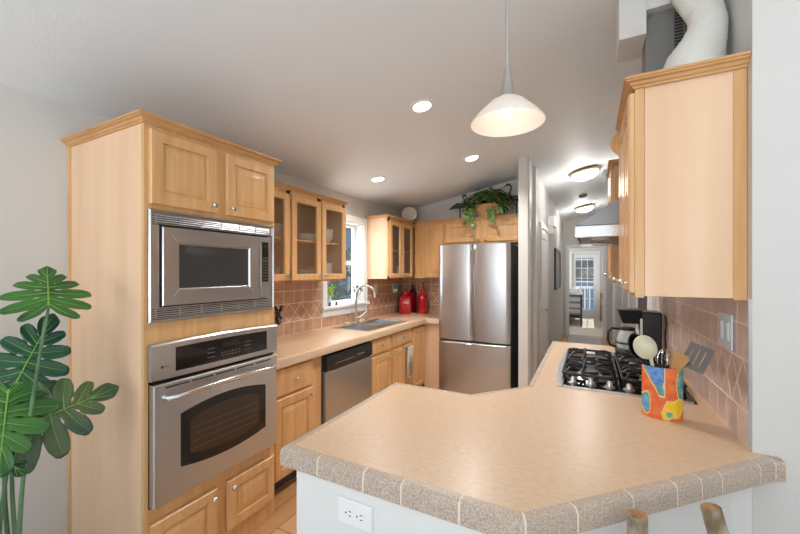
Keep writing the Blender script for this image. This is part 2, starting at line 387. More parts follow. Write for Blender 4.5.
# ------------------------------------------------------------------ outdoors
MB().box((-14, -6, -.3), (-2.62, 16, -.25)).build('ground', 'ground', kind='structure')
h = thing('house', 'blue sided neighbouring house seen through the kitchen window', 'building', (-6.5, 5.5, -.25))
MB().box((-8, 2.5, -.25), (-5.2, 10, 2.7)).build('wall', 'siding', h)
b = MB(); b.prism([(-5.0, 2.7), (-8.2, 2.7), (-6.6, 3.6)], -10.2, -2.3, Matrix(((1, 0, 0, 0), (0, 0, -1, 0), (0, 1, 0, 0), (0, 0, 0, 1)))); b.build('roof', 'roof', h)
for y in (5.0, 7.2):
    wf = MB().nest(.8, 1.0, [(0, 0), (0, .03), (.07, .03), (.07, 0)], FE(-5.2, y, .9), cap=False).build('window', 'trimw', h)
    MB().box((.07, .07, .004), (.73, .93, .01), FE(-5.2, y, .9)).build('pane', 'mwglass', wf)
def bush(x, y, r, hgt, label):
    b = MB()
    for i in range(260):
        a = random.uniform(0, 2*PI); t = random.uniform(-.5, 1); q = math.sqrt(max(0, 1-t*t))*random.uniform(.75, 1)
        c_ = Vector((x+r*q*math.cos(a), y+r*q*math.sin(a), -.25+hgt*.35+hgt*.6*t))
        s_ = random.uniform(.05, .1); u = Vector((random.uniform(-1, 1), random.uniform(-1, 1), random.uniform(-1, 1))).normalized(); v = u.orthogonal().normalized()
        b.add([c_-u*s_, c_+v*s_*.5, c_+u*s_, c_-v*s_*.5], [(0, 1, 2, 3)])
    t_ = thing('bush', label, 'bush', (x, y, -.25))
    b.build('foliage', 'bush', t_); MB().tube([(x, y, -.25), (x+.02, y, hgt*.5)], [.04, .02]).build('trunk', 'cut', t_)
bush(-3.9, 4.5, .6, 1.9, 'dark green bush outside behind the kitchen window glass')
bush(-4.1, 5.9, .65, 2.3, 'taller leafy bush against the blue house outside')
t = thing('deck_railing', 'white deck railing with square balusters beyond the bedroom door', 'railing', (-.15, 14.3, 0))
MB().box((-2, 14.27, .92), (1.6, 14.33, .98)).build('top_rail', 'trimw', t); MB().box((-2, 14.28, .08), (1.6, 14.32, .13)).build('bottom_rail', 'trimw', t)
for x in (-2.0, 1.56): MB().box((x, 14.27, -.01), (x+.04, 14.33, .92)).build('post', 'trimw', t)
bal = None
for i in range(24):
    x = -1.95+i*.15
    if bal is None: bal = MB().box((x-.02, 14.28, .13), (x+.02, 14.32, .92)).build('baluster', 'trimw', t)
    else:
        q = bal.copy(); COL.objects.link(q); q.parent = t; q.location = (i*.15, 0, 0)
MB().box((-3, 13.32, -.1), (2.5, 14.6, -.01)).build('deck', 'deck', kind='structure')
h = thing('house', 'grey blue house wall far beyond the deck railing outside the bedroom', 'building', (-.5, 20, -.25))
MB().box((-5, 19, -.25), (4, 21, 2.6)).build('wall', 'siding', h); MB().box((-5.3, 18.7, 2.6), (4.3, 21.3, 2.8)).build('roof', 'roof', h)
wf = MB().nest(1.3, 1.1, [(0, 0), (0, .03), (.07, .03), (.07, 0)], FS(-.9, 19, 1.0), cap=False).build('window', 'trimw', h); MB().box((.07, .07, .004), (1.23, 1.03, .01), FS(-.9, 19, 1.0)).build('pane', 'mwglass', wf)

# ------------------------------------------------------------------ cabinet pieces
def knob(M4, parent, u, v, m_='nickel', r=.014):
    prof = [(.006, 0), (.005, .012), (r, .018), (r*1.02, .022), (r*.7, .028), (0, .029)]
    MB().lathe(prof, n=14, M4=M4 @ Matrix.Translation((u, v, .019))).build('knob', m_, parent)
def door(M4, parent, u0, v0, u1, v1, kn=None, glass=False, name='door'):
    w_, h_ = u1-u0, v1-v0; Q = M4 @ Matrix.Translation((u0, v0, .001)); b = MB()
    if glass:
        b.nest(w_, h_, [(0, 0), (0, .015), (.005, .02), (.048, .02), (.052, .015), (.054, 0)], Q, cap=False, cap0=False)
        k = len(b.v); b.f.append([k-24+i for i in (0, 1, 21, 20)]); b.f.append([k-24+i for i in (1, 2, 22, 21)]); b.f.append([k-24+i for i in (2, 3, 23, 22)]); b.f.append([k-24+i for i in (3, 0, 20, 23)]); b.mi += [0]*4
    elif name == 'drawer' or h_ < .2: b.nest(w_, h_, [(0, 0), (0, .013), (.007, .019)], Q)
    else: b.nest(w_, h_, [(0, 0), (0, .014), (.005, .02), (.052, .02), (.055, .010), (.067, .0095), (.070, .013), (.094, .0165), (.097, .0192)], Q)
    o = b.build(name, 'wood', parent)
    if glass:
        g = MB(); nn = int((w_-.1)/.012); R = []
        for i in range(nn*2+1):
            u = .05+(w_-.1)*i/(nn*2); R.append((u, .006+(.003 if i % 2 else 0)))
        vs = [(u, .05, z) for u, z in R]+[(u, h_-.05, z) for u, z in R]; L_ = len(R)
        g.add(vs, [(i, i+1, L_+i+1, L_+i) for i in range(L_-1)], Q); g.build('glass', 'reed', o)
    if kn: knob(Q, o, kn[0] if kn[0] >= 0 else w_+kn[0], kn[1] if kn[1] >= 0 else h_+kn[1])
    return o
def hinge(Q, parent, u, v):
    MB().tube([Q @ Vector((u, v-.028, .012)), Q @ Vector((u, v+.028, .012))], .005, 8).build('hinge', 'brass', parent)
CR = [(0, .022), (.007, .022), (.008, .030), (.013, .032), (.018, .041), (.028, .045), (.029, .050), (.034, .051), (.034, .06), (0, .06)]

# ---- tall oven cabinet
TY0, TY1, TX = .872, 1.600, -1.70
ZS = lambda z: 1.48+(z-1.48)*.96
t = thing('oven_cabinet', 'tall maple cabinet housing the microwave and wall oven against the left wall', 'cabinet', ((WL+TX)/2, (TY0+TY1)/2, 0))
b = MB(); ZT = ZS(2.16)
b.box((WL, TY0, 0), (TX-.02, TY0+.018, ZT), mi=1); b.box((WL, TY1-.018, 0), (TX-.02, TY1, ZT)); b.box((WL+.001, TY0+.019, .001), (WL+.01, TY1-.019, ZT-.001)); b.box((WL+.011, TY0+.019, ZT-.02), (TX-.021, TY1-.019, ZT-.001))
b.box((WL, TY0-.004, 0), (WL+.03, TY0, ZT))
b.build('carcass', ['wood', 'woodp'], t)
TF = lambda x: FE(x, TY0, 0) @ Matrix.Translation((0, 1.48*.04, 0)) @ Matrix.Diagonal(((TY1-TY0)/.75, .96, 1, 1))
b = MB(); f = TF(TX-.02); tw = .75
MWZ0, MWZ1, OVZ0, OVZ1 = 1.262, 1.752, .412, 1.145
b.box((0, -.061, 0), (.035, 2.16, .02), f, 0); b.box((tw-.035, -.061, 0), (tw, 2.16, .02), f)
b.box((.035, 2.11, 0), (tw-.035, 2.16, .02), f); b.box((.035, MWZ1, 0), (tw-.035, 1.85, .02), f); b.box((.035, OVZ1, 0), (tw-.035, MWZ0, .02), f); b.box((.035, .30, 0), (tw-.035, OVZ0, .02), f)
b.box((tw/2-.03, 1.85, 0), (tw/2+.03, 2.11, .02), f); b.box((tw/2-.03, .09, 0), (tw/2+.03, .30, .02), f); b.box((.035, -.061, 0), (tw-.035, .09, .02), f)
b.build('face_frame', 'wood', t, bevel=.001)
b = MB(); b.mould([(WL, TY0), (TX, TY0), (TX, TY1), (WL, TY1)], [(o, ZT-.030+z) for o, z in CR], left=False); b.box((WL, TY0, ZT+.01), (TX, TY1, ZT+.029)); b.build('crown_moulding', 'woodd', t)
f = TF(TX)
door(f, t, .018, 1.79, .345, 2.13, kn=(-.025, .04)); door(f, t, .40, 1.79, .732, 2.13, kn=(.03, .04))
door(f, t, .018, .06, .347, .335, kn=(-.03, -.045)); door(f, t, .405, .06, .735, .335, kn=(.03, -.045))

# ---- microwave with its trim kit
f = TF(TX+.001)
u0, u1 = .012, .735; z0, z1 = 1.248, 1.768
t = thing('microwave', 'built-in stainless microwave with louvred trim above the wall oven', 'microwave', (TX-.2, (TY0+TY1)/2, 1.27))
MB().box((.06, 1.272, -.40), (.69, 1.745, -.012), f).build('body', 'black', t)
b = MB(); b.nest(u1-u0, z1-z0, [(0, 0), (0, .012), (.006, .018), (.010, .018), (.013, .014), (.013, 0)], f, o=(u0, z0), cap=False)
for za in (z0+.016, z1-.066):
    b.box((u0+.012, za, 0), (u1-.012, za+.004, .012), f)
    for k in range(4): b.add([(u0+.012, za+.007+k*.0098, .004), (u1-.012, za+.007+k*.0098, .004), (u1-.012, za+.0085+k*.0098, .0135), (u0+.012, za+.0085+k*.0098, .0135), (u0+.012, za+.0138+k*.0098, .012), (u1-.012, za+.0138+k*.0098, .012)], [(0, 1, 2, 3), (3, 2, 5, 4), (0, 4, 5, 1), (0, 3, 4), (1, 5, 2)], f)
    b.box((u0+.012, za+.046, 0), (u1-.012, za+.052, .012), f)
    for k in range(7): u = u0+.03+(u1-u0-.06)*k/6; b.box((u-.004, za, .002), (u+.004, za+.05, .0135), f)
b.box((u0+.012, z0+.068, 0), (u0+.045, z1-.07, .012), f); b.box((u1-.045, z0+.068, 0), (u1-.012, z1-.07, .012), f)
b.build('trim_kit', 'steelh', t)
MB().box((u0+.012, z0+.012, -.01), (u1-.012, z1-.012, .001), f).build('louvre_backing', 'slot', t)
# door
mu0, mu1, mz0, mz1 = u0+.052, u1-.12, z0+.075, z1-.078
b = MB(); Q = f @ Matrix.Translation((mu0, mz0, .002))
mw, mh = mu1-mu0, mz1-mz0
b.nest(mw, mh, [(0, 0), (0, .022), (.004, .026), (.072, .026), (.076, .020), (.08, .018)], Q, cap=False)
d = b.build('door', 'steelh', t)
MB().box((.072, .072, .0165), (mw-.072, mh-.072, .0185), Q).build('door_window', 'mwglass', d)
for (a, c_) in (((.072, .072), (.045, .04)), ((.072, mh-.072), (.045, mh-.04)), ((mw-.072, .072), (mw-.045, .04)), ((mw-.072, mh-.072), (mw-.045, mh-.04))): MB().tube([Q @ Vector((a[0], a[1], .026)), Q @ Vector((c_[0], c_[1], .026))], .0015, 6).build('corner_seam', 'chrome', d)
Q = f @ Matrix.Translation((mu1+.004, mz0, .002))
cp = MB().box((0, 0, 0), (.066, mh, .025), Q).build('control_panel', 'steelh', t, bevel=.003)
MB().box((.010, .10, .025), (.056, mh-.03, .027), Q).build('keypad', 'blackg', cp)
MB().box((.015, mh-.062, .027), (.051, mh-.042, .0275), Q).build('display', 'lcd', cp)
b = MB()
for r in range(8):
    for k in range(3): b.box((.016+k*.012, .112+r*.018, .027), (.025+k*.012, .120+r*.018, .0276), Q)
b.build('button_marks', 'turner', cp)
MB().box((.012, .02, .025), (.054, .045, .028), Q).build('release_button', 'steelh', cp, bevel=.002)

# ---- wall oven
def text_part(txt, size, M4, m_, parent, name='lettering'):
    cu = bpy.data.curves.new('t', 'FONT'); cu.body = txt; cu.size = size; cu.extrude = .0003
    ob = bpy.data.objects.new('t', cu); COL.objects.link(ob)
    dg = bpy.context.evaluated_depsgraph_get(); me = bpy.data.meshes.new_from_object(ob.evaluated_get(dg))
    bpy.data.objects.remove(ob)
    o0 = world_origin(parent)
    me.transform(Matrix.Translation(-o0) @ M4); me.materials.clear(); me.materials.append(M[m_])
    o = bpy.data.objects.new(name, me); COL.objects.link(o); o.parent = parent
    return o
u0, u1 = .012, .738
t = thing('wall_oven', 'stainless built-in oven with bar handle and black window below the microwave', 'oven', (TX-.2, (TY0+TY1)/2, .46))
MB().box((.045, .425, -.45), (.70, 1.13, -.022), f).build('body', 'black', t)
MB().box((u0+.005, .405, 0), (u1-.005, 1.15, .006), f).build('surround', 'blackg', t)
# bowed control panel
R = []; NN = 16
for i in range(NN+1):
    s_ = i/NN; bow = .035*(1-(2*s_-1)**2)
    u = u0+(u1-u0)*s_; zt = 1.150+bow*.35
    R.append([(u, .985, .006), (u, .985, .03+bow*.3), (u, .993, .036+bow*.3), (u, zt-.008, .036+bow*.3), (u, zt, .03+bow*.3), (u, zt, .006)])
cp = MB().rings(R, f).build('control_panel', 'steelh', t)
R = []
for i in range(NN+1):
    s_ = .14+.74*i/NN; bow = .035*(1-(2*s_-1)**2); u = u0+(u1-u0)*s_
    R.append([(u, 1.015, .030+bow*.3), (u, 1.015, .0375+bow*.3), (u, 1.122+bow*.25, .0375+bow*.3), (u, 1.122+bow*.25, .030+bow*.3)])
MB().rings(R, f).build('display_panel', 'blackg', cp)
b = MB()
def pm(u, v, a, c_): 
    s_ = (u-u0)/(u1-u0); bw = .035*(1-(2*s_-1)**2)*.3+.0377
    return (u, v, bw), (u+a, v+c_, bw+.0008)
for uu in (.268, .49):
    for i in range(2):
        for k in range(3): b.box(*pm(uu+i*.022, 1.042+k*.022, .016, .005), f)
    b.build('side_buttons', 'turner', cp); b = MB()
for k in range(6):
    for i in range(2): b.box(*pm(.345+k*.02, 1.036+i*.016, .012, .007), f)
b.build('button_marks', 'turner', cp)
b = MB(); b.box(*pm(.35, 1.083, .10, .024), f); b.build('display', 'lcd', cp)
b = MB()
for k, uu in enumerate((.405, .418, .431)): b.box(*pm(uu, 1.09, .008, .012), f)
b.build('display_digits', 'label', cp)
MB().lathe([(.007, 0), (.007, .0015), (0, .0016)], n=16, M4=f @ Matrix.Translation((.055, 1.045, .0385))).build('emblem', 'charcoal', cp)
text_part('Profile', .014, f @ Matrix.Translation((.067, 1.040, .0395)), 'charcoal', cp)
# door
dz0, dz1 = .412, .968
b = MB(); Q = f @ Matrix.Translation((u0+.006, dz0, .007)); dw, dh = u1-u0-.012, dz1-dz0
b.nest(dw, dh, [(0, 0), (0, .028), (.005, .034)], Q)
d = b.build('door', 'steelh', t)
# arched window
def arch(ins):
    P = [(.112+ins, .135+ins)]
    n_ = 14; a0, a1 = .112+ins, dw-.085-ins
    lo = [(a0+(a1-a0)*i/n_, .105+ins+.03*((2*i/n_-1)**2)) for i in range(n_+1)]
    hi = [(a1-(a1-a0)*i/n_, .40-ins+.035*(1-(2*i/n_-1)**2)) for i in range(n_+1)]
    return lo+hi
b = MB(); b.rings([[(x, y, .033) for x, y in arch(0)], [(x, y, .036) for x, y in arch(0)], [(x, y, .036) for x, y in arch(.006)]], Q, cap1=False)
b.rings([[(x, y, .034) for x, y in arch(.003)], [(x, y, .0355) for x, y in arch(.003)]], Q, mi=1)
dwn = b.build('door_window', ['steelh', 'blackg'], d)
MB().rings([[(x, y, .0354) for x, y in arch(.052)], [(x, y, .0358) for x, y in arch(.052)]], Q).build('inner_glass', 'ovenglass', dwn)
b = MB()
for v in (.2, .235, .27, .305): b.box((.18, v, .0358), (dw-.15, v+.0018, .0362), Q)
b.build('oven_rack', 'turner', dwn)
hp = [(.045, .492, .034), (.05, .492, .06), (.08, .494, .076)]+[(.08+(dw-.16)*i/10, .494+.012*math.sin(PI*i/10), .076+.012*math.sin(PI*i/10)) for i in range(1, 10)]+[(dw-.08, .494, .076), (dw-.05, .492, .06), (dw-.045, .492, .034)]
MB().tube([Q @ Vector(p) for p in hp], .0125, 12).build('handle', 'chrome', d)
b = MB()
for k in range(5): a = .05+k*.125; b.box((a, .532, .033), (a+.112, .539, .0352), Q)
b.build('vent_slot', 'slot', d)

# ------------------------------------------------------------------ left upper cabinet with reeded glass doors
def plates(x, y, z, n_, r, grp, lab, m_='porc', bowl=False):
    first = None
    for i in range(n_):
        if first is None:
            prof = [(r*.5, 0), (r*.55, .003), (r*.97, .016), (r, .018), (r*.95, .019), (r*.55, .006), (0, .005)] if not bowl else [(r*.4, 0), (r*.45, .004), (r*.85, .035), (r, .055), (r*.96, .056), (r*.8, .036), (r*.4, .008), (0, .007)]
            first = MB().lathe(prof, (x, y, z), 24).build('bowl' if bowl else 'plate', m_); tag(first, lab, 'bowl' if bowl else 'plate', grp)
        else:
            q = first.copy(); COL.objects.link(q); q.location.z += i*(.018 if bowl else .0105)
UX = -2.07
def open_cab(f, w_, h_, dp, t, frames, shelves, skin='wood'):
    b = MB()
    b.box((0, 0, -dp), (.018, h_, -.019), f, 1); b.box((w_-.018, 0, -dp), (w_, h_, -.019), f, 1); b.box((.018, 0, -dp), (w_-.018, .018, -.019), f, 0); b.box((.018, h_-.018, -dp), (w_-.018, h_, -.019), f); b.box((.018, .018, -dp), (w_-.018, h_-.018, -dp+.008), f, 2)
    b.build('carcass', ['wood', 'woodp', 'inside'], t)
    b = MB()
    for u in frames: b.box((max(0, u-.022), 0, -.019), (min(w_, u+.022), h_, 0), f)
    b.box((0, 0, -.019), (w_, .03, 0), f); b.box((0, h_-.04, -.019), (w_, h_, 0), f)
    b.build('face_frame', 'wood', t)
    for z in shelves: MB().box((.018, z, -dp+.01), (w_-.018, z+.016, -.03), f).build('shelf', 'wood', t)
UY0, UY1, UZ0, UZ1 = 1.70, 2.85, 1.40, 2.12
f = FE(UX-.02, UY0, UZ0)
t = thing('wall_cabinet', 'three-door reeded-glass wall cabinet between the oven cabinet and the kitchen window', 'cabinet', (-2.24, (UY0+UY1)/2, UZ0))
open_cab(f, UY1-UY0, UZ1-UZ0, UX-.02-WL, t, (.02, .41, .775, 1.13), (.335,))
b = MB(); b.mould([(UX-.02, UY0), (UX-.02, UY1), (WL, UY1)], [(o*.8, UZ1-.02+z*.9) for o, z in CR], left=False); b.build('crown_moulding', 'woodd', t)
for a, c_, k in ((.08, .405, (-.03, .04)), (.435, .78, (-.03, .04)), (.80, 1.14, (.03, .04))):
    d = door(f, t, a, .012, c_, .69, kn=k, glass=True)
    hinge(f, d, a-.004 if k[0] < 0 else c_+.004, .08); hinge(f, d, a-.004 if k[0] < 0 else c_+.004, .61)
sz, bz = UZ0+.351, UZ0+.018
plates(-2.22, 2.45, sz, 5, .095, 'plates on the middle shelf behind the centre glass door', 'white plate stacked on the shelf behind the centre glass door')
plates(-2.22, 2.45, bz, 6, .105, 'plates at the bottom behind the centre glass door', 'wide white plate stacked at the bottom behind the centre glass door')
plates(-2.22, 2.70, sz, 5, .085, 'bowls on the shelf behind the glass door nearest the window', 'white bowl stacked on the shelf behind the glass door nearest the window', bowl=True)
plates(-2.22, 2.70, bz, 6, .08, 'bowls at the bottom behind the glass door nearest the window', 'white bowl stacked at the bottom behind the glass door nearest the window', bowl=True)
g0 = None
for i, (x, y) in enumerate(((-2.2, 1.96), (-2.2, 2.05), (-2.2, 2.14), (-2.29, 2.0), (-2.29, 2.1))):
    if g0 is None:
        g0 = MB().lathe([(.026, 0), (.034, .11), (.032, .11), (.024, .006), (0, .006)], (x, y, bz), 16).build('drinking_glass', 'clear')
        tag(g0, 'clear tumbler at the bottom behind the glass door nearest the oven cabinet', 'glass', 'tumblers behind the glass door')
        gx, gy = x, y
    else:
        q = g0.copy(); COL.objects.link(q); q.location.x += x-gx; q.location.y += y-gy
plates(-2.22, 2.10, sz, 4, .075, 'bowls on the shelf behind the leftmost glass door', 'bowl on the shelf behind the glass door next to the oven cabinet', m_='ivory', bowl=True)

# ---- corner upper cabinet (two glass doors facing the room)
UY2, UY3 = 3.70, 4.36
f = FE(UX-.02, UY2, UZ0)
t = thing('wall_cabinet', 'two-door glass wall cabinet with pale end panel right of the kitchen window', 'cabinet', (-2.24, (UY2+YE)/2, UZ0))
open_cab(f, YE-UY2, .72, UX-.02-WL, t, (.02, .32, .66), (.335,))
b = MB(); b.mould([(WL, UY2), (UX-.02, UY2), (UX-.02, UY3-.0)], [(o*.8, UZ1-.02+z*.9) for o, z in CR], left=False); b.build('crown_moulding', 'woodd', t)
d = door(f, t, .02, .012, .315, .69, kn=(.03, .04), glass=True); d = door(f, t, .325, .012, .625, .69, kn=(.03, .04), glass=True)
hinge(f, d, .63, .61); hinge(f, d, .63, .08)
plates(-2.22, 3.9, sz, 4, .07, 'bowls in the glass cabinet right of the window', 'small bowl on the shelf in the glass cabinet right of the window', m_='ivory', bowl=True)
v_ = MB().lathe([(.03, 0), (.05, .04), (.035, .1), (.03, .14), (.024, .14), (0, .02)], (-2.2, 4.17, bz), 16).build('vase', 'porc'); tag(v_, 'small white vase at the bottom of the glass cabinet right of the window', 'vase')

# ---- end wall uppers: tall one beside the corner, long one over the fridge
t = thing('wall_cabinet', 'single-door maple wall cabinet in the corner left of the fridge top', 'cabinet', (-1.85, 4.5, UZ0))
f = FS(-2.068, 4.38, UZ0)
b = MB(); b.box((0, 0, -.27), (.42, .72, 0), f); b.build('carcass', 'wood', t, bevel=.001)
door(f, t, .15, .012, .405, .69, kn=(-.03, .04))
t2 = thing('wall_cabinet', 'shallow double-door maple cabinet over the fridge holding the plant basket', 'cabinet', (-1.15, 4.5, 1.83))
f = FS(-1.645, 4.38, 1.83)
MB().box((0, 0, -.27), (.985, .29, 0), f).build('carcass', 'wood', t2, bevel=.001)
door(f, t2, .02, .02, .475, .265, kn=(-.03, .03)); door(f, t2, .50, .02, .955, .265, kn=(.03, .03))
b = MB(); b.mould([(-2.03, 4.38), (-1.648, 4.38)], [(o*.8, UZ1-.02+z*.9) for o, z in CR], left=False); b.build('crown_moulding', 'woodd', t)
b = MB(); b.mould([(-1.645, 4.38), (-.66, 4.38)], [(o*.8, UZ1-.02+z*.9) for o, z in CR], left=False); b.build('crown_moulding', 'woodd', t2)

# ------------------------------------------------------------------ base run
CX = -1.775; BX = -1.82
def base(label, y0, y1, items, x=BX):
    t = thing('base_cabinet', label, 'cabinet', ((WL+x)/2, (y0+y1)/2, 0))
    f = FE(x, y0, 0)
    b = MB(); b.box((0, .1, -(x-WL)+.002), (y1-y0, .72 if 'sink' in label else .85, -.02), f); b.box((0, .1, -.02), (y1-y0, .85, 0), f); b.box((0, 0, -(x-WL)+.002), (y1-y0, .1, -.07), f, 1)
    b.build('carcass', ['wood', 'charcoal'], t, bevel=.001)
    for (kind, a, c_, d_, e_, k) in items: door(f, t, a, c_, d_, e_, kn=k, name=kind)
    return t
base('maple base cabinet with drawer and door between the wall oven and the dishwasher', TY1+.002, 2.178, [('drawer', .10, .66, .465, .835, (.185, .09)), ('door', .10, .12, .465, .64, (-.03, -.045))])
t = base('maple sink cabinet with two drawer fronts right of the dishwasher', 2.862, 3.758, [('drawer', .02, .70, .385, .835, (.18, .07)), ('drawer', .43, .70, .875, .835, (.22, .07)), ('door', .02, .12, .385, .67, (-.03, -.045)), ('door', .43, .12, .64, .67, (-.03, -.045)), ('door', .665, .12, .875, .67, (.03, -.045))])
f = FE(BX, 2.862, 0)
MB().tube([f @ Vector(p) for p in ((.69, .645, .022), (.69, .645, .05), (.86, .645, .05), (.86, .645, .022))], .005, 8).build('towel_bar', 'steeld', t)
base('narrow full-height maple base cabinet at the inner corner', 3.762, 4.12, [('door', .03, .12, .33, .825, None)])
t = thing('end_panel', 'pale maple filler panel under the counter end beside the fridge', 'panel', (-1.7, 4.4, 0))
MB().box((BX+.001, 4.13, 0), (-1.615, 4.155, .85)).build('front', 'woodp', t); MB().box((-1.633, 4.155, 0), (-1.615, YE, .85)).build('side', 'woodp', t)

# dishwasher
t = thing('dishwasher', 'stainless dishwasher with black control strip under the left counter', 'dishwasher', (-2.1, 2.52, 0))
f = FE(BX, 2.182, 0)
MB().box((0, .1, -.55), (.676, .845, 0), f).box((.02, 0, -.5), (.656, .1, -.06), f).build('body', 'charcoal', t)
MB().nest(.65, .60, [(0, 0), (0, .03), (.004, .035)], f @ Matrix.Translation((.015, .11, 0))).build('door', 'steelh', t)
b = MB(); R = [[(u, .715, .0), (u, .715, .035), (u, .73, .043), (u, .80, .043), (u, .83, .035), (u, .842, 0)] for u in (.015, .665)]; cp = b.rings(R, f).build('control_panel', 'black', t)
b = MB()
for k in range(9): b.box((.12+k*.03, .757, .043), (.138+k*.03, .761, .0436), f)
for k in range(4): b.box((.42+k*.03, .765, .043), (.436+k*.03, .772, .0436), f)
b.build('button_marks', 'label', cp)
MB().lathe([(.012, 0), (.012, .008), (0, .009)], n=14, M4=f @ Matrix.Translation((.59, .77, .043))).build('dial', 'black', cp)

# countertop, L-shaped with sink cut-out
SX0, SX1, SY0, SY1 = -2.29, -1.88, 2.94, 3.74
t = thing('countertop', 'beige L-shaped kitchen counter with tiled edge along the left wall', 'countertop', (-2.1, 2.9, .85))
b = MB(); e = .03; X1 = CX-e
b.box((WL+.001, TY1+.002, .874), (X1, SY0, .914)); b.box((WL+.001, SY1, .874), (X1, YE-.001, .914)); b.box((WL+.001, SY0, .874), (SX0, SY1, .914)); b.box((SX1, SY0, .874), (X1, SY1, .914)); b.box((X1, 4.11, .874), (-1.602, YE-.001, .914))
b.box((WL+.05, TY1+.002, .852), (X1-.01, SY0, .874)); b.box((WL+.05, SY1, .852), (X1-.01, YE-.05, .874))
b.build('slab', 'lam', t)
EP = [(0, .915), (.016, .915), (.025, .911), (.03, .902), (.03, .856), (.024, .852), (0, .852)]
EPg = [(0, .9135), (.015, .9135), (.024, .910), (.0285, .901), (.0285, .857), (0, .854)]
def edge(path, cuts, t, m_):
    # cuts: distances of tile joints along the path
    P = [Vector(p) for p in path]; lens = [0]
    for a, c_ in zip(P, P[1:]): lens.append(lens[-1]+(c_-a).length)
    MB().mould(path, EPg, left=False).build('edge_grout', 'grout', t)
    b = MB(); g = .003
    for i in range(len(P)-1):
        d = (P[i+1]-P[i]).normalized(); cs = [c_ for c_ in cuts if lens[i]+.01 < c_ < lens[i+1]-.01]
        st = [lens[i]]+cs+[lens[i+1]]
        for j in range(len(st)-1):
            a_in = j > 0; b_in = j < len(st)-2
            A = P[i]+d*(st[j]-lens[i]+(g if a_in or True else 0)); B = P[i]+d*(st[j+1]-lens[i]-g)
            q = MB(); q.mould(path, EP, left=False)
            # segment with mitres only at true path corners
            pts = []
            for end, (pp, inner) in enumerate(((A, a_in), (B, b_in))):
                nrm = Vector((d.y, -d.x))
                if inner: mv = nrm
                else:
                    idx = i if end == 0 else i+1
                    if 0 < idx < len(P)-1:
                        e0 = (P[idx]-P[idx-1]).normalized(); e1 = (P[idx+1]-P[idx]).normalized()
                        mm = Vector((e0.y, -e0.x))+Vector((e1.y, -e1.x)); mv = mm/max(mm.length_squared/2, 1e-6)
                    else: mv = nrm
                pts.append([(pp.x+mv.x*o, pp.y+mv.y*o, z) for o, z in EP])
            b.rings(pts)
    b.build('edge_tiles', m_, t)
edge([(CX-.03, TY1+.002), (CX-.03, 4.11), (-1.602, 4.11)][::1], [.1+.152*k for k in range(18)], t, 'edgel')

# backsplash tiles
def tiles(M4, u0, u1, z0, z1, dt, t, tm, skip=None, tw_=.118, dw_=.118, off=0, g=.003):
    b = MB(); b.box((u0, z0, 0), (u1, z1, .004), M4, 1)
    def poly(P):
        P = [(min(max(x, u0+.001), u1-.001), min(max(y, z0+.001), z1-.001)) for x, y in P]
        ar = sum(P[i][0]*P[(i+1) % len(P)][1]-P[(i+1) % len(P)][0]*P[i][1] for i in range(len(P)))/2
        if abs(ar) < 2e-4: return
        cx_ = sum(p[0] for p in P)/len(P); cy_ = sum(p[1] for p in P)/len(P)
        n_ = len(P); Pi = []
        s_ = 1 if ar > 0 else -1
        for i in range(n_):   # inset each corner along the edge normals
            a = Vector(P[i-1]); p = Vector(P[i]); c_ = Vector(P[(i+1) % n_])
            if (p-a).length < 1e-5 or (c_-p).length < 1e-5: Pi.append(p); continue
            e0 = (p-a).normalized(); e1 = (c_-p).normalized(); n0 = Vector((-e0.y, e0.x))*s_; n1 = Vector((-e1.y, e1.x))*s_
            mm = n0+n1; mm = mm/max(mm.length_squared/2, .25); Pi.append(p+mm*g)
        b.prism([tuple(p) for p in Pi], .003, .0052, M4, 0)
    rows = ((.914, 1.03), (1.195, 1.31), (1.31, z1))
    for ri, (a, c_) in enumerate(rows):
        if a >= z1-.01: continue
        c_ = min(c_, z1); u = u0-off
        while u < u1:
            l, r = max(u, u0), min(u+tw_, u1)
            if r-l > .012: poly([(l, a), (r, a), (r, c_), (l, c_)])
            u += tw_
    if z1 > 1.1:
        a, c_ = 1.03, 1.195; u = u0-off
        def clip(P):
            for sgn, lim in ((1, u0), (-1, u1)):
                out = []
                for i in range(len(P)):
                    p, q = P[i-1], P[i]; ip, iq = sgn*p[0] >= sgn*lim-1e-9, sgn*q[0] >= sgn*lim-1e-9
                    if ip != iq: k = (lim-p[0])/(q[0]-p[0]); out.append((lim, p[1]+k*(q[1]-p[1])))
                    if iq: out.append(q)
                P = out
                if not P: return []
            return P
        while u < u1+dw_:
            for P in ([(u, (a+c_)/2), (u+dw_/2, a), (u+dw_, (a+c_)/2), (u+dw_/2, c_)], [(u-dw_/2, a), (u+dw_/2, a), (u, (a+c_)/2)], [(u-dw_/2, c_), (u, (a+c_)/2), (u+dw_/2, c_)]):
                P = clip(P)
                if len(P) > 2: poly(P)
            u += dw_
    return b
f = FE(WL, 0, 0)
t = thing('backsplash', 'brown tiled backsplash with diamond band along the left wall behind the sink', 'backsplash', (WL, 3, .914))
b = tiles(f, TY1+.002, WY0-.072, .9145, 1.398, 0, t, 'tile', tw_=.127, dw_=.15); b.build('tiles', ['tile', 'grout'], t)
b = MB(); fz = f
b = tiles(f, WY0-.072, WY1+.092, .9145, 1.018, 0, t, 'tile', tw_=.10); b.build('tiles', ['tile', 'grout'], t)
b = tiles(f, WY1+.092, YE, .9145, 1.398, 0, t, 'tile', tw_=.11, dw_=.13); b.build('tiles', ['tile', 'grout'], t)
t = thing('backsplash', 'brown tiled backsplash on the end wall behind the red canisters beside the fridge', 'backsplash', (-2, YE, .914))
b = tiles(FS(0, YE, 0), WL+.008, -1.60, .9145, 1.398, 0, t, 'tile', tw_=.11, dw_=.13); b.build('tiles', ['tile', 'grout'], t)
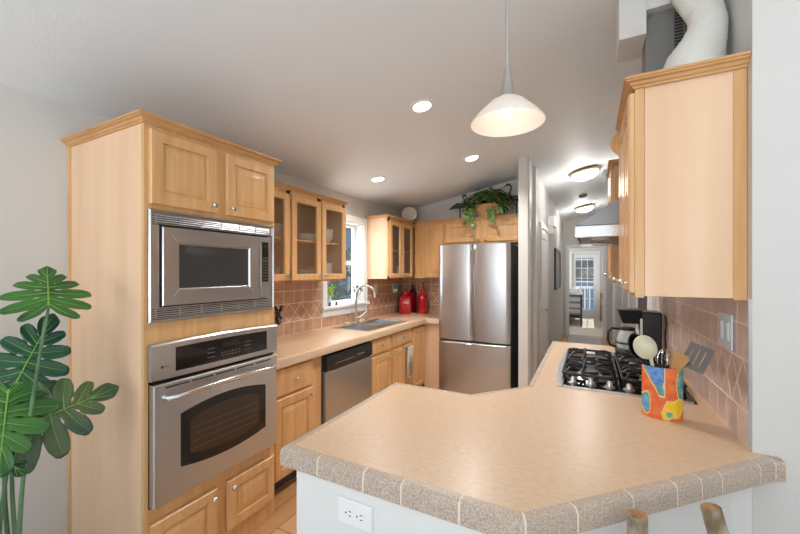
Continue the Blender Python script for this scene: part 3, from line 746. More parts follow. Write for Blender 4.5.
def plate(label, M4, w_, h_, kind='outlet', m_='white', horizontal=False, name='outlet'):
    t = thing(name, label, 'outlet' if kind == 'outlet' else 'switch', tuple(M4 @ Vector((w_/2, 0, 0))))
    MB().nest(w_, h_, [(0, 0), (0, .003), (.003, .006)], M4).build('cover_plate', m_, t)
    if kind == 'outlet':
        for k in (0, 1):
            cx_, cy_ = (w_/2+(k-.5)*.039, h_/2) if horizontal else (w_/2, h_/2+(k-.5)*.039)
            b = MB(); b.lathe([(.0165, 0), (.0165, .002), (0, .0022)], n=20, M4=M4 @ Matrix.Translation((cx_, cy_, .006)))
            o = b.build('receptacle', m_, t)
            b = MB()
            if horizontal:
                b.box((cx_+.002, cy_+.005, .008), (cx_+.010, cy_+.0075, .0086), M4); b.box((cx_+.002, cy_-.0075, .008), (cx_+.010, cy_-.005, .0086), M4); b.lathe([(.0028, 0), (.0028, .0006), (0, .0007)], n=10, M4=M4 @ Matrix.Translation((cx_-.008, cy_, .008)))
            else:
                b.box((cx_-.0075, cy_-.004, .008), (cx_-.005, cy_+.004, .0086), M4); b.box((cx_+.005, cy_-.004, .008), (cx_+.0075, cy_+.004, .0086), M4); b.lathe([(.0028, 0), (.0028, .0006), (0, .0007)], n=10, M4=M4 @ Matrix.Translation((cx_, cy_-.009, .008)))
            b.build('socket_holes', 'slot', o)
    else:
        nn = 2 if w_ > .1 else 1
        for k in range(nn):
            cu_ = w_*(k+.5)/nn; MB().nest(.033, .066, [(0, 0), (0, .003), (.003, .005)], M4 @ Matrix.Translation((cu_-.0165, h_/2-.033, .006))).build('rocker', m_, t)
    return t
plate('ivory switch plate on brown tiles just right of the kitchen window', FE(WL+.007, 3.87, 1.21), .08, .125, 'switch', 'ivory', name='light_switch')
o = plate('white outlet plate on the tiles above the left red canister', FE(WL+.007, 4.36, 1.20), .075, .12)
b = MB().box((.012, .012, .009), (.062, .055, .05), FE(WL+.007, 4.36, 1.20)).box((.005, .05, .009), (.07, .1, .06), FE(WL+.007, 4.36, 1.20), 1).build('plug_adapter', ['white', 'pteal'], bevel=.004); tag(b, 'small plugged-in adapter on the outlet above the red canisters', 'plug')

# black iron ornament by the oven cabinet
b = MB()
for s_ in (-1, 1): b.tube([(WL+.05, 2.26+s_*(.005+.03*math.sin(a*.6)), 1.13+.028*a) for a in [k*.35 for k in range(-6, 7)]], [.006+.008*abs(math.sin(k*.9)) for k in range(13)], 8)
b.lathe([(.004, 0), (.03, .02), (.01, .05), (0, .08)], (WL+.05, 2.26, 1.03), 10); b.tube([(WL+.008, 2.26, 1.13), (WL+.05, 2.26, 1.13)], .006)
o = b.build('wall_ornament', 'iron'); tag(o, 'small black wrought-iron ornament on the tiles beside the oven cabinet', 'ornament')

# sink, faucet
t = thing('sink', 'double-bowl dark stainless sink set in the left counter under the window', 'sink', ((SX0+SX1)/2, (SY0+SY1)/2, .74))
b = MB(); r0 = .014
b.box((SX0-r0, SY0-r0, .9145), (SX1+r0, SY0+.01, .918)); b.box((SX0-r0, SY1-.01, .9145), (SX1+r0, SY1+r0, .918)); b.box((SX0-r0, SY0+.01, .9145), (SX0+.05, SY1-.01, .918)); b.box((SX1-.008, SY0+.01, .9145), (SX1+r0, SY1-.01, .918)); b.box((SX0+.05, 3.33, .9), (SX1-.008, 3.36, .918))
b.build('rim', 'steel', t, bevel=.0015)
for a, c_ in ((SY0+.01, 3.33), (3.36, SY1-.01)):
    x0, x1 = SX0+.05, SX1-.008; R = []
    for ins, z in ((0, .917), (.006, .9), (.01, .76), (.05, .745)): R.append([(x0+ins, a+ins, z), (x1-ins, a+ins, z), (x1-ins, c_-ins, z), (x0+ins, c_-ins, z)])
    MB().rings(R, cap0=False).build('bowl', 'steel', t)
    MB().lathe([(.04, 0), (.04, .003), (.025, .001), (0, .001)], ((x0+x1)/2, (a+c_)/2, .745), 18).build('drain', 'chrome', t)
t = thing('faucet', 'tall gooseneck brushed-nickel faucet behind the sink', 'faucet', (-2.27, 3.3, .918))
fx, fy = -2.27, 3.30
MB().lathe([(.03, 0), (.03, .006), (.022, .012), (.02, .09), (.017, .10)], (fx, fy, .918), 18).build('base', 'nickel', t)
pts = [(fx, fy, 1.01), (fx, fy, 1.24)]+[(fx+.085-.085*math.cos(a), fy+.06-.06*math.cos(a), 1.24+.09*math.sin(a)) for a in [PI*k/12 for k in range(1, 13)]]+[(fx+.172, fy+.122, 1.20)]
MB().tube(pts, [.0125]*13+[.0135, .014], 12).build('spout', 'nickel', t)
MB().tube([(fx+.018, fy, .985), (fx+.04, fy+.02, .99), (fx+.10, fy+.07, 1.05)], [.008, .007, .005], 8).build('lever', 'nickel', t)
t = MB().lathe([(.016, 0), (.016, .006), (.009, .012), (.009, .05), (.012, .055), (.012, .07), (0, .072)], (-2.27, 3.50, .918), 14).build('soap_dispenser', 'nickel'); tag(t, 'small nickel soap pump right of the faucet', 'dispenser')
for y, lab in ((3.1, 'pale scrub sponge on the sink edge left of the faucet'), (3.40, 'white sponge standing between the sink bowls')):
    o = MB().box((-2.268, y-.035, .9185), (-2.243, y+.035, .955)).box((-2.243, y-.035, .9185), (-2.238, y+.035, .955), mi=1).build('sponge', ['porc', 'pcream'], bevel=.004); tag(o, lab, 'sponge')

# towel on the bar
b = MB(); f = FE(BX, 2.862, 0); R = []
for i in range(9):
    u = .705+.14*i/8; wv = .004*math.sin(i*1.7)
    R.append([(u, .30, .045+wv), (u, .50, .047+wv), (u, .648, .056), (u, .654, .05), (u, .648, .042), (u, .42, .036)] )
vs = [p for r in R for p in r]; b.add(vs, [(i*6+j, (i+1)*6+j, (i+1)*6+j+1, i*6+j+1) for i in range(8) for j in range(5)], f)
k0 = 0
for k in range(9): 
    z_ = .34+k*.024; b.box((.735+(k % 3)*.006, z_, .0535), (.815-(k % 2)*.01, z_+.008, .0542), f, 1)
o = b.build('dish_towel', ['towel', 'towelp']); md = o.modifiers.new('s', 'SOLIDIFY'); md.thickness = .002
tag(o, 'cream printed dish towel hanging on the sink cabinet door', 'towel')

# window sill items
sillz = WZ0+.008
t = thing('vase_plant', 'clear vase with lime green leafy stems on the window sill', 'plant', (WL-.03, 3.02, sillz))
MB().lathe([(.025, 0), (.035, .01), (.038, .06), (.026, .10), (.03, .115), (.027, .115), (.022, .1), (.033, .06), (.03, .012), (0, .01)], (WL-.03, 3.02, sillz), 16).build('vase', 'clear', t)
b = MB(); b2 = MB()
for i in range(9):
    a = i*.7; top = Vector((WL-.03+.03*math.cos(a), 3.02+.05*math.sin(a), sillz+.14+.018*(i % 5))); b2.tube([(WL-.03, 3.02, sillz+.02), (WL-.03+.01*math.cos(a), 3.02+.02*math.sin(a), sillz+.1), top], .002, 6)
    for k in range(7):
        c_ = top+Vector((random.uniform(-.02, .02), random.uniform(-.035, .035), random.uniform(-.05, .02))); u = Vector((random.uniform(-.4, .4), random.uniform(-1, 1), random.uniform(-.2, 1))).normalized()*.024; v = u.cross(Vector((1, .2, .1))).normalized()*.009
        b.add([c_-u, c_+v, c_+u, c_-v], [(0, 1, 2, 3)])
b.build('foliage', 'lime', t); b2.build('stems', 'stem', t)
t = thing('flower_vase', 'glass vase of dusky purple flowers at the right end of the window sill', 'flowers', (WL-.01, 3.56, sillz))
MB().lathe([(.02, 0), (.03, .02), (.028, .07), (.018, .09), (.022, .10), (.019, .10), (.015, .09), (.025, .07), (0, .01)], (WL-.01, 3.56, sillz), 14).build('vase', 'clear', t)
b = MB(); b2 = MB()
for i in range(14):
    c_ = Vector((WL-.01+random.uniform(-.03, .04), 3.55+random.uniform(-.09, .09), sillz+.15+random.uniform(-.02, .03)))
    b2.tube([(WL-.01, 3.56, sillz+.03), c_], .0015, 5)
    for k in range(5): a = k*2*PI/5; b.add([c_, c_+Vector((.004, .016*math.cos(a), .016*math.sin(a))), c_+Vector((.008, .02*math.cos(a+.5), .02*math.sin(a+.5))), c_+Vector((.004, .016*math.cos(a+1), .016*math.sin(a+1)))], [(0, 1, 2, 3)])
b.build('petals', 'purple', t); b2.build('stems', 'stem', t)
for y, lab in ((2.985, 'tiny dark figurine on the sill left of the lime plant'), (3.10, 'small dark trinket on the sill right of the lime plant')):
    o = MB().lathe([(.012, 0), (.014, .01), (.008, .022), (.012, .032), (0, .044)], (WL+.018, y, sillz), 12).build('figurine', 'charcoal'); tag(o, lab, 'figurine')
# red jugs
def jug(name, label, x, y, w_, hb, ht, m_, rz=.2, squ=True):
    t = thing(name, label, 'jar', (x, y, .9145)); T = Matrix.Translation((x, y, .9145)) @ Matrix.Rotation(rz, 4, 'Z')
    def rr(s_, z, n_=6):
        q = s_*.25; P = []
        for cx_, cy_, a0 in ((s_-q, s_-q, 0), (-s_+q, s_-q, PI/2), (-s_+q, -s_+q, PI), (s_-q, -s_+q, 1.5*PI)):
            P += [(cx_+q*math.cos(a0+k*PI/2/n_), cy_+q*math.sin(a0+k*PI/2/n_), z) for k in range(n_+1)]
        return P
    s_ = w_/2
    if squ: MB().rings([rr(s_*.94, 0), rr(s_, .01), rr(s_, hb*.8), rr(s_*.92, hb*.9), rr(s_*.6, hb), rr(s_*.4, hb+.01)], T).build('body', m_, t, bevel=0)
    else: MB().lathe([(s_*.92, 0), (s_, .012), (s_*.98, hb*.72), (s_*1.02, hb*.74), (s_*1.0, hb*.78), (s_*.85, hb*.9), (s_*.4, hb), (s_*.35, hb+.01)], M4=T).build('body', m_, t)
    lid = MB().lathe([(s_*.36, hb+.01), (s_*.42, hb+.02), (s_*.42, hb+.05), (s_*.3, hb+.065), (s_*.12, ht-.04), (s_*.2, ht-.02), (s_*.1, ht-.004), (0, ht)], M4=T, n=18).build('lid', m_, t)
    MB().tube([T @ Vector(p) for p in ((s_*.38, 0, hb+.02), (s_*.75, 0, hb+.04), (s_*.85, 0, hb-.01), (s_*.7, 0, hb-.05))], .008, 8).build('handle', m_, t)
    return t
jug('square_canister', 'square glossy red canister, front left of the red three by the corner', -2.24, 4.45, .165, .24, .33, 'red', .35)
jug('round_canister', 'round glossy red canister with knobbed lid, rightmost of the three beside the fridge', -2.03, 4.56, .15, .27, .43, 'red', -.8, False)
jug('tall_canister', 'dark red tall canister in the corner behind the square red one', -2.20, 4.59, .09, .32, .42, 'redd', .9)

# platter on the corner cabinet
T = Matrix.Translation((-2.14, 4.36, UZ1+.035+.10)) @ Matrix.Rotation(.46, 4, 'Z') @ Matrix.Rotation(PI/2-.22, 4, 'X')
b = MB(); b.lathe([(.06, 0), (.065, .003), (.098, .012), (.102, .016), (.098, .017), (.065, .007), (0, .005)], M4=T @ Matrix.Scale(.95, 4, (0, 1, 0)), n=36)
o = b.build('platter', 'ivory')
tag(o, 'round ivory platter leaning on top of the corner glass cabinet', 'platter')

# ------------------------------------------------------------------ fridge
FX0, FX1, FY = -1.575, -.757, 3.98
t = thing('refrigerator', 'stainless french-door refrigerator at the end of the kitchen', 'refrigerator', ((FX0+FX1)/2, 4.3, 0))
MB().box((FX0+.005, FY+.07, .02), (FX1-.005, 4.62, 1.785)).build('body', 'charcoal', t, bevel=.004)
mid = (FX0+FX1)/2
def bowed(x0, x1, z0, z1):
    R = []; n_ = 14
    for z, ins in ((z0, .008), (z0+.008, 0), (z1-.008, 0), (z1, .008)):
        r = [(x0, FY+.066, z)]
        for i in range(n_+1):
            s_ = i/n_; x = x0+(x1-x0)*s_; e_ = min(s_, 1-s_)
            r.append((x, FY+ins+.012*(2*s_-1)**2+(.016*(1-e_/.06)**2 if e_ < .06 else 0), z))
        r.append((x1, FY+.066, z)); R.append(r)
    return MB().rings(R)
for a, c_, hx in ((FX0, mid-.003, mid-.02), (mid+.003, FX1, mid+.02)):
    d = bowed(a, c_, .70, 1.80).build('door', 'steelh', t)
    MB().box((hx-.006, FY-.002, .76), (hx+.006, FY+.012, 1.74)).build('handle', 'chrome', d, bevel=.003)
d = bowed(FX0, FX1, .08, .68).build('freezer_drawer', 'steelh', t)
MB().box((FX0+.05, FY-.004, .655), (FX1-.05, FY+.02, .672)).build('handle', 'chrome', d, bevel=.004)
for x in (FX0+.06, FX1-.06): MB().box((x-.03, FY+.02, 1.785), (x+.03, FY+.12, 1.805)).build('hinge_cover', 'charcoal', t, bevel=.004)
for x in (FX0+.1, FX1-.1): MB().lathe([(.02, 0), (.02, .02)], (x, FY+.2, 0)).build('foot', 'black', t)

# basket plant + cranes on the fridge cabinet
TZ = 2.12
t = thing('basket_plant', 'trailing green pothos in a wicker basket above the fridge', 'plant', (-1.10, 4.46, TZ))
bx, by = -1.10, 4.46
MB().lathe([(.10, 0), (.12, .02), (.155, .12), (.165, .17), (.17, .175), (.155, .175), (.14, .12), (0, .12)], (bx, by, TZ), 28).build('basket', 'wicker', t)
MB().tube([(bx+.165*math.cos(a), by, TZ+.165+.12*math.sin(a)) for a in [PI*k/14 for k in range(15)]], .009, 8).build('basket_handle', 'wicker', t)
MB().lathe([(.14, .12), (.14, .14), (0, .145)], (bx, by, TZ), 20).build('soil', 'soil', t)
b = MB()
def leaf(b, c_, d_, up, L_, W2, M4=None):
    d_ = d_.normalized(); s_ = d_.cross(up)
    if s_.length < .05: s_ = d_.cross(Vector((1, 0, 0)))
    s_.normalize(); n_ = s_.cross(d_).normalized()
    row = [(0, 0, 0), (.12, .42, .04), (.35, .5, .06), (.62, .38, .03), (1, 0, -.12)]
    C_ = [c_+d_*L_*q[0]+n_*L_*q[2]*.0 for q in row]
    vs = [c_]+[c_+d_*L_*q+s_*W2*w_+n_*L_*(h_) for q, w_, h_ in row[1:4]]+[c_+d_*L_-n_*L_*.12]+[c_+d_*L_*q-s_*W2*w_+n_*L_*(h_) for q, w_, h_ in row[3:0:-1]]+[c_+d_*L_*.35, c_+d_*L_*.62]
    b.add(vs, [(0, 1, 2, 8), (8, 2, 3, 9), (9, 3, 4), (0, 8, 6, 7), (8, 9, 5, 6), (9, 4, 5)], M4)
vn = MB()
for i in range(230):
    a = random.uniform(0, 2*PI); q = random.uniform(0, 1)
    rr_ = .29*math.sqrt(q); z_ = TZ+.17+.20*(1-q)+random.uniform(-.06, .04)
    c_ = Vector((bx+rr_*math.cos(a), by+rr_*.6*math.sin(a)-.01, z_))
    d_ = Vector((math.cos(a), math.sin(a)*.8-.3, random.uniform(-.9, .25)))
    if c_.y < by-.03 and abs(c_.x-bx) < .13 and c_.z < TZ+.25: c_.z = TZ+.25+random.uniform(0, .05)
    leaf(b, c_, d_, Vector((0, 0, 1)), random.uniform(.07, .12), random.uniform(.05, .075))
for vx, L_ in ((-.22, .17), (-.18, .12), (-.13, .21), (.10, .17), (.06, .11), (.19, .05)):
    P = [Vector((bx+vx*.6, by-.12, TZ+.16)), Vector((bx+vx, by-.23, TZ+.12)), Vector((bx+vx, by-.245, TZ+.04)), Vector((bx+vx+.015, by-.25, TZ+.12-L_))]
    vn.tube(P, .002, 5)
    for k in range(9):
        s_ = k/8; p = P[1].lerp(P[3], s_); leaf(b, p, Vector((random.uniform(-.9, .9), -.4, -.7)), Vector((random.uniform(-.5, .5), -1, .3)), random.uniform(.045, .075), random.uniform(.03, .045))
b.build('foliage', 'pothos', t); vn.build('vine', 'stem', t)
def crane(label, x, y, s_, head, tilt, hz):
    t = thing('crane_statue', label, 'statue', (x, y, TZ))
    f_ = lambda dx, dz, dy=0: (x+s_*dx, y+dy, TZ+dz*hz)
    P = [f_(-.14, .17), f_(-.09, .195), f_(-.03, .215), f_(.03, .22), f_(.07, .235), f_(.085, .27), f_(.07, .31), f_(.065, .345), f_(.085, .37), f_(.11, .372), f_(.13, .36), f_(.17, .335)]
    if head: P = [f_(-.14, .17), f_(-.09, .195), f_(-.03, .21), f_(.03, .21), f_(.06, .235), f_(.065, .28), f_(.045, .31), f_(.035, .325), f_(.05, .34), f_(.07, .335), f_(.085, .31), f_(.10, .27)]
    MB().tube(P, [.004, .02, .036, .032, .016, .010, .009, .009, .011, .014, .007, .001], 12).build('body', 'bronze', t)
    for dy in (-.012, .014): MB().tube([f_(0, .19, dy), f_(.005, .1, dy), f_(0, .004, dy)], .005, 6).build('leg', 'bronze', t)
    MB().lathe([(.04, 0), (.04, .004), (0, .005)], (x, y, TZ+.0), 16).build('base', 'bronze', t)
crane('dark bronze crane statue with bowed head left of the basket plant', -1.475, 4.47, 1, True, 0, 1.0)
crane('dark bronze crane statue with raised neck right of the basket plant', -.765, 4.45, -1, False, 0, 1.1)

# ------------------------------------------------------------------ right counter and peninsula
PEN = [(-.44, 1.65-.0), (-.84, 1.65), (-.84, .89), (-.1276, .89), (.4745, 1.489)]
t = thing('peninsula_countertop', 'large beige angled peninsula counter with speckled tile edge in the foreground', 'countertop', (-.1, 1.9, .85))
poly = [(-.245, 3.2), (-.245, 1.898), (-.475, 1.62), (-.86, 1.62), (-.86, .89), (-.140, .89), (.478, 1.508), (.512, 1.5185), (XR-.001, 1.5185), (XR-.001, 3.2)]
poly = poly[::-1]
MB().prism(poly, .874, .914).build('slab', 'lam', t)
path = [(.512, 1.5185), (.478, 1.508), (-.140, .89), (-.86, .89), (-.86, 1.62), (-.475, 1.62), (-.245, 1.898), (-.245, 3.2), (XR-.001, 3.2)]
# joints measured from the right end
cuts = []
L0 = math.dist(path[0], path[1]); L1 = math.dist(path[1], path[2])
for x in (.425, .31, .253, .187, .078, -.045): cuts.append(L0+(.478-x)/(.478+.140)*L1)
for x in (-.286, -.448, -.569, -.735): cuts.append(L0+L1+(-.140-x))
LL = L0+L1+.72
for k in range(5): cuts.append(LL+.12+.15*k)
for k in range(40): cuts.append(LL+.73+.1+.15*k)
# outward side is left of this path
def edge2(path, cuts, t, m_):
    P = path[::-1]
    tot = sum(math.dist(a, c_) for a, c_ in zip(path, path[1:]))
    edge(P, sorted(tot-c_ for c_ in cuts if c_ < tot), t, m_)
E0 = edge
edge2(path, cuts, t, 'edge')
# rounded end cap at the right
pb = thing('half_wall', 'white painted peninsula base wall under the tiled counter', 'cabinet', (-.1, 1.9, 0))
MB().prism([(-.828, .872), (-.21, .872), (.40, 1.517), (XR-.001, 1.517), (XR-.001, 3.18), (-.20, 3.18), (-.20, 1.92), (-.46, 1.60), (-.828, 1.60)], 0, .8515).build('panel', 'wallw', pb)
plate('white horizontal duplex outlet on the white peninsula base', FS(-.662, .871, .744), .120, .072, horizontal=True)

# right backsplash
f = FR((XR, 0, 0), (0, -1, 0), (-1, 0, 0))
t = thing('backsplash', 'rosy brown tiled backsplash with diamond band on the right wall', 'backsplash', (XR, 2.4, .914))
b = tiles(f, -3.2, -1.524, .9145, 1.395, 0, t, 'tiler', tw_=.108, dw_=.108, off=.052, g=.0036); b.build('tiles', ['tiler', 'grout'], t)
MB().box((-1.5238, .9145, 0), (-1.52, 1.395, .009), f).build('edge_strip', 'nickel', t)
plate('double light switch on the right tiled backsplash near the wall corner', FR((XR-.0068, 1.80, 1.205), (0, -1, 0), (-1, 0, 0)), .135, .125, 'switch', 'switch', name='light_switch')

# ---- right wall cabinets
def rcab(label, y0, y1, z0, z1, doors, kn):
    t = thing('wall_cabinet', label, 'cabinet', (.30, (y0+y1)/2, z0)); xf = .145
    b = MB(); b.box((xf, y0+.002, z0), (XR-.001, y1, z1)); b.box((xf+.03, y0-.002, z0+.0), (XR-.03, y0+.002, z1), mi=1); b.build('carcass', ['wood', 'woodp'], t)
    b = MB(); b.box((xf, y0-.006, z0-.006), (xf+.028, y0+.002, z1)); b.box((XR-.035, y0-.006, z0-.006), (XR-.001, y0+.002, z1)); b.build('corner_stile', 'wood', t, bevel=.001)
    f = FR((xf, y1, z0), (0, -1, 0), (-1, 0, 0)); w_ = y1-y0
    for a, c_, k in doors: door(f, t, a, .012, c_, z1-z0-.03, kn=k)
    b = MB(); b.mould([(XR-.001, y0-.006), (xf, y0-.006), (xf, y1)], [(o, z1-.04+z) for o, z in CR], left=True); b.box((xf, y0, z1-.02), (XR-.001, y1, z1-.004)); b.build('crown_moulding', 'woodd', t)
    return t
rc = rcab('maple wall cabinet nearest the camera on the right wall under the grey box', 1.562, 2.045, 1.394, 2.158, [(.02, .245, (.03, .035)), (.255, .49, (-.03, .035))], 0)
b = MB(); pts = [(.022+.0*k, 0) for k in range(1)]
pr = [(.11, 2.04), (.11, 2.165)]+[(.11-.035*math.sin(PI*k/10)-.0, 2.165-.125*k/10) for k in range(1, 10)]
b.add([(x, 2.036, z) for x, z in [(.14, 2.04), (.14, 2.165)]+[(.128-.04*math.sin(PI*k/12), 2.165-.125*k/12) for k in range(13)]]+[(x, 2.05, z) for x, z in [(.14, 2.04), (.14, 2.165)]+[(.128-.04*math.sin(PI*k/12), 2.165-.125*k/12) for k in range(13)]], [tuple(range(15)), tuple(range(15, 30))[::-1]]+[(i, (i+1) % 15, 15+(i+1) % 15, 15+i) for i in range(15)])
b.build('scalloped_bracket', 'wood', rc)
rcab('maple wall cabinet beyond the range hood on the right wall', 2.80, 3.2, 1.42, 2.20, [(.01, .19, (-.025, .03)), (.2, .39, (.025, .03))], 0)
# small white cloth thing on its corner
o = MB().tube([(.098, 2.76, 2.16), (.088, 2.76, 2.13), (.094, 2.76, 2.10), (.085, 2.76, 2.07)], [.012, .016, .012, .004], 8).build('hanging_tag', 'porc'); tag(o, 'small white ornament hanging at the top of the cabinet beyond the hood', 'ornament')

# ---- range hood
t = thing('range_hood', 'stainless wedge range hood above the gas cooktop', 'range hood', (.2, 2.42, 1.655))
hy0, hy1 = 2.055, 2.785
def hprism(P, y0, y1): 
    n_ = len(P); return MB().add([(x, y0, z) for x, z in P]+[(x, y1, z) for x, z in P], [tuple(range(n_)), tuple(range(n_, 2*n_))[::-1]]+[(i, (i+1) % n_, n_+(i+1) % n_, n_+i) for i in range(n_)])
hprism([(-.065, 1.715), (XR-.001, 1.715), (XR-.001, 2.05), (.44, 2.05)], hy0, hy1).build('canopy', 'steelm', t, bevel=.002)
b = MB(); b.box((-.068, hy0-.004, 1.655), (XR-.001, hy0+.01, 1.714)); b.box((-.068, hy1-.01, 1.655), (XR-.001, hy1+.002, 1.714)); b.box((-.068, hy0+.01, 1.655), (-.055, hy1-.01, 1.714)); b.build('skirt', 'chrome', t, bevel=.003)
MB().box((-.05, hy0+.012, 1.665), (XR-.004, hy1-.012, 1.675)).build('filter', 'steeld', t)
for y in (2.2, 2.6): MB().lathe([(.04, 0), (.04, .008), (0, .01)], (.05, y, 1.654), 16).build('lamp_lens', 'porc', t)

# ---- duct, grey box, chase on top
t = thing('duct_box', 'grey metal box with louvre slots on top of the right cabinet', 'vent box', (.34, 1.93, 2.165))
b = MB(); q = .04
P = [(.217, 2.172), (XR-.001, 2.172), (XR-.001, 2.598), (.217+q, 2.598)]+[(.217+q-q*math.sin(a), 2.598-q+q*math.cos(a)) for a in (.4, .8, 1.2, PI/2)]
hprism(P, 1.90, 2.03).build('housing', 'greybox', t)
b = MB()
for col in (0, 1):
    for k in range(16): b.box((.318+col*.038, 1.898, 2.37+k*.0135), (.348+col*.038, 1.901, 2.378+k*.0135))
b.build('louvre_slots', 'slot', t)
t = MB()
pts = [(.335, 1.70, 2.172), (.342, 1.70, 2.25), (.368, 1.70, 2.32), (.386, 1.71, 2.385), (.384, 1.735, 2.45), (.36, 1.77, 2.53), (.33, 1.80, 2.62)]
rad = [.105, .092, .07, .057, .055, .055, .055]
# flexible duct with wrinkles
PP = []; RR = []
for i in range(len(pts)-1):
    for k in range(6):
        s_ = k/6; PP.append(Vector(pts[i]).lerp(Vector(pts[i+1]), s_)); RR.append((rad[i]*(1-s_)+rad[i+1]*s_)*(1+.03*((i*6+k) % 2)))
t.tube(PP, RR, 22)
o = t.build('flexible_duct', 'duct', ang=80); tag(o, 'white wrinkled flexible duct rising from the right cabinet top', 'duct')
b = MB()
for x0, x1, z0 in ((.115, .215, 2.50), (.2155, XR-.001, 2.60)):
    b.add([(x0, 1.86, z0), (x1, 1.86, z0), (x1, 2.06, z0), (x0, 2.06, z0), (x0, 1.86, zc(x0)-.002), (x1, 1.86, zc(x1)-.002), (x1, 2.06, zc(x1)-.002), (x0, 2.06, zc(x0)-.002)], [(0, 3, 2, 1), (4, 5, 6, 7), (0, 1, 5, 4), (1, 2, 6, 5), (2, 3, 7, 6), (3, 0, 4, 7)])
o = b.build('duct_chase', 'wall'); tag(o, 'white boxed duct chase on the ceiling above the right cabinet', 'duct cover')

# ------------------------------------------------------------------ cooktop
cx0, cx1, cy0, cy1, cz = -.165, .395, 1.955, 2.80, .9145
t = thing('cooktop', 'black gas cooktop with cast-iron grates set in the right counter', 'cooktop', ((cx0+cx1)/2, (cy0+cy1)/2, cz))
b = MB(); b.box((cx0+.045, cy0, cz), (cx1, cy1, cz+.008)); b.build('pan', 'blackg', t, bevel=.003)
b = MB(); P = [(cx0+.048, cy0-.001), (cx0+.048, cy1+.001), (cx0+.02, cy1)]+[(cx0+.02-.02*math.sin(PI*k/10), cy1-(cy1-cy0)*k/10) for k in range(1, 10)]+[(cx0+.02, cy0-.001)]
b.prism(P, cz, cz+.012); b.build('side_trim', 'steel', t, bevel=.002)
MB().box((cx0+.05, cy0-.004, cz), (cx1, cy0+.004, cz+.009)).build('front_trim', 'steel', t)
MB().box((cx1, cy0+.005, cz), (cx1+.012, cy1, cz+.008)).build('side_trim', 'black', t)
kn0 = None
for i, x in enumerate((-.075, .005, .085, .165)):
    kb = MB().lathe([(.024, 0), (.024, .004), (.016, .007), (.012, .022), (.008, .03), (0, .031)], (x, 2.02, cz+.008), 16).build('control_knob', 'nickel', t)
for (x, y, r) in ((.0, 2.22, .045), (.0, 2.60, .036), (.27, 2.22, .036), (.27, 2.60, .045)):
    bu = MB().lathe([(r*1.35, 0), (r*1.3, .006), (r, .008), (r, .014), (0, .014)], (x, y, cz+.008), 24).build('burner', 'nickel', t)
    MB().lathe([(r*.95, .014), (r, .018), (r*.9, .024), (0, .026)], (x, y, cz+.008), 24).build('burner_cap', 'iron', bu)
gz = cz+.048
for gx in (0, .27):
    b = MB(); x0, x1, y0, y1 = gx-.125, gx+.125, 2.085, 2.765
    ring = [(x0+.02, y0), (x1-.02, y0), (x1, y0+.02), (x1, y1-.02), (x1-.02, y1), (x0+.02, y1), (x0, y1-.02), (x0, y0+.02)]
    b.tube([(x, y, gz-.012) for x, y in ring], .007, 8, close=True)
    b.tube([(x0, 2.41, gz-.012), (gx, 2.41, gz), (x1, 2.41, gz-.012)], .007, 8)
    for x, y in ((x0+.008, y0+.008), (x1-.008, y0+.008), (x0+.008, y1-.008), (x1-.008, y1-.008), (x0+.004, 2.41), (x1-.004, 2.41)): b.tube([(x, y, gz-.01), (x, y, cz+.008)], .008, 8)
    for by_ in (2.22, 2.60):
        for a in range(4):
            an = a*PI/2+PI/4; ox, oy = math.cos(an)*.125, math.sin(an)*.13
            ex, ey = max(x0, min(x1, gx+ox*1.25)), by_+oy
            P_ = [(ex, ey, gz-.014), (gx+(ex-gx)*.85, by_+(ey-by_)*.85, gz+.008), (gx+(ex-gx)*.6, by_+(ey-by_)*.6, gz+.012), (gx+(ex-gx)*.3, by_+(ey-by_)*.3, gz+.004)]
            b.tube(P_, [.007, .007, .006, .005], 8)
        b.tube([(x0, by_, gz-.012), (x0+.03, by_, gz+.01), (gx-.03, by_, gz+.004)], .006, 8); b.tube([(x1, by_, gz-.012), (x1-.03, by_, gz+.01), (gx+.03, by_, gz+.004)], .006, 8)
    for ya, yb in ((y0, 2.41), (2.41, y1)):
        b.tube([(gx-.035+.012*math.sin(PI*k/8), ya+(yb-ya)*k/8, gz-.012+.036*math.sin(PI*k/8)) for k in range(9)], .007, 8)
    b.build('grate', 'iron', t)

# ---- coffee maker
t = thing('coffee_maker', 'black drip coffee maker with glass carafe at the far end of the right counter', 'coffee maker', (.30, 2.98, .9145))
y0, y1 = 2.88, 3.06
MB().box((.16, y0, .9145), (.42, y1, .94)).build('base', 'black', t, bevel=.008)
MB().box((.31, y0, .94), (.42, y1, 1.215)).build('water_tank', 'black', t, bevel=.01)
b = MB(); b.rings([[(.20, y0+.02, 1.13), (.312, y0+.02, 1.13), (.312, y1-.02, 1.13), (.20, y1-.02, 1.13)], [(.172, y0, 1.225), (.312, y0, 1.225), (.312, y1, 1.225), (.172, y1, 1.225)]]); b.build('brew_basket', 'black', t, bevel=.006)
MB().box((.298, y0-.003, .95), (.312, y0+.001, 1.17)).build('level_gauge', 'nickel', t)
ca = MB().lathe([(.05, 0), (.066, .015), (.07, .06), (.056, .115), (.045, .135), (.043, .135), (.054, .113), (.067, .06), (.063, .017), (0, .004)], (.232, 2.97, .941), 28).build('carafe', 'clear', t)
MB().lathe([(.047, 0), (.047, .018), (0, .026)], (.232, 2.97, 1.077), 24).build('lid', 'black', ca)
MB().tube([(.185, 2.97, 1.08), (.14, 2.965, 1.085), (.118, 2.965, 1.06), (.115, 2.965, 1.0), (.13, 2.965, .965), (.17, 2.97, .955)], .0095, 10).build('handle', 'black', ca)
MB().lathe([(.071, .0), (.072, .012), (.068, .0121)], (.232, 2.97, .985), 28).build('band', 'black', ca)
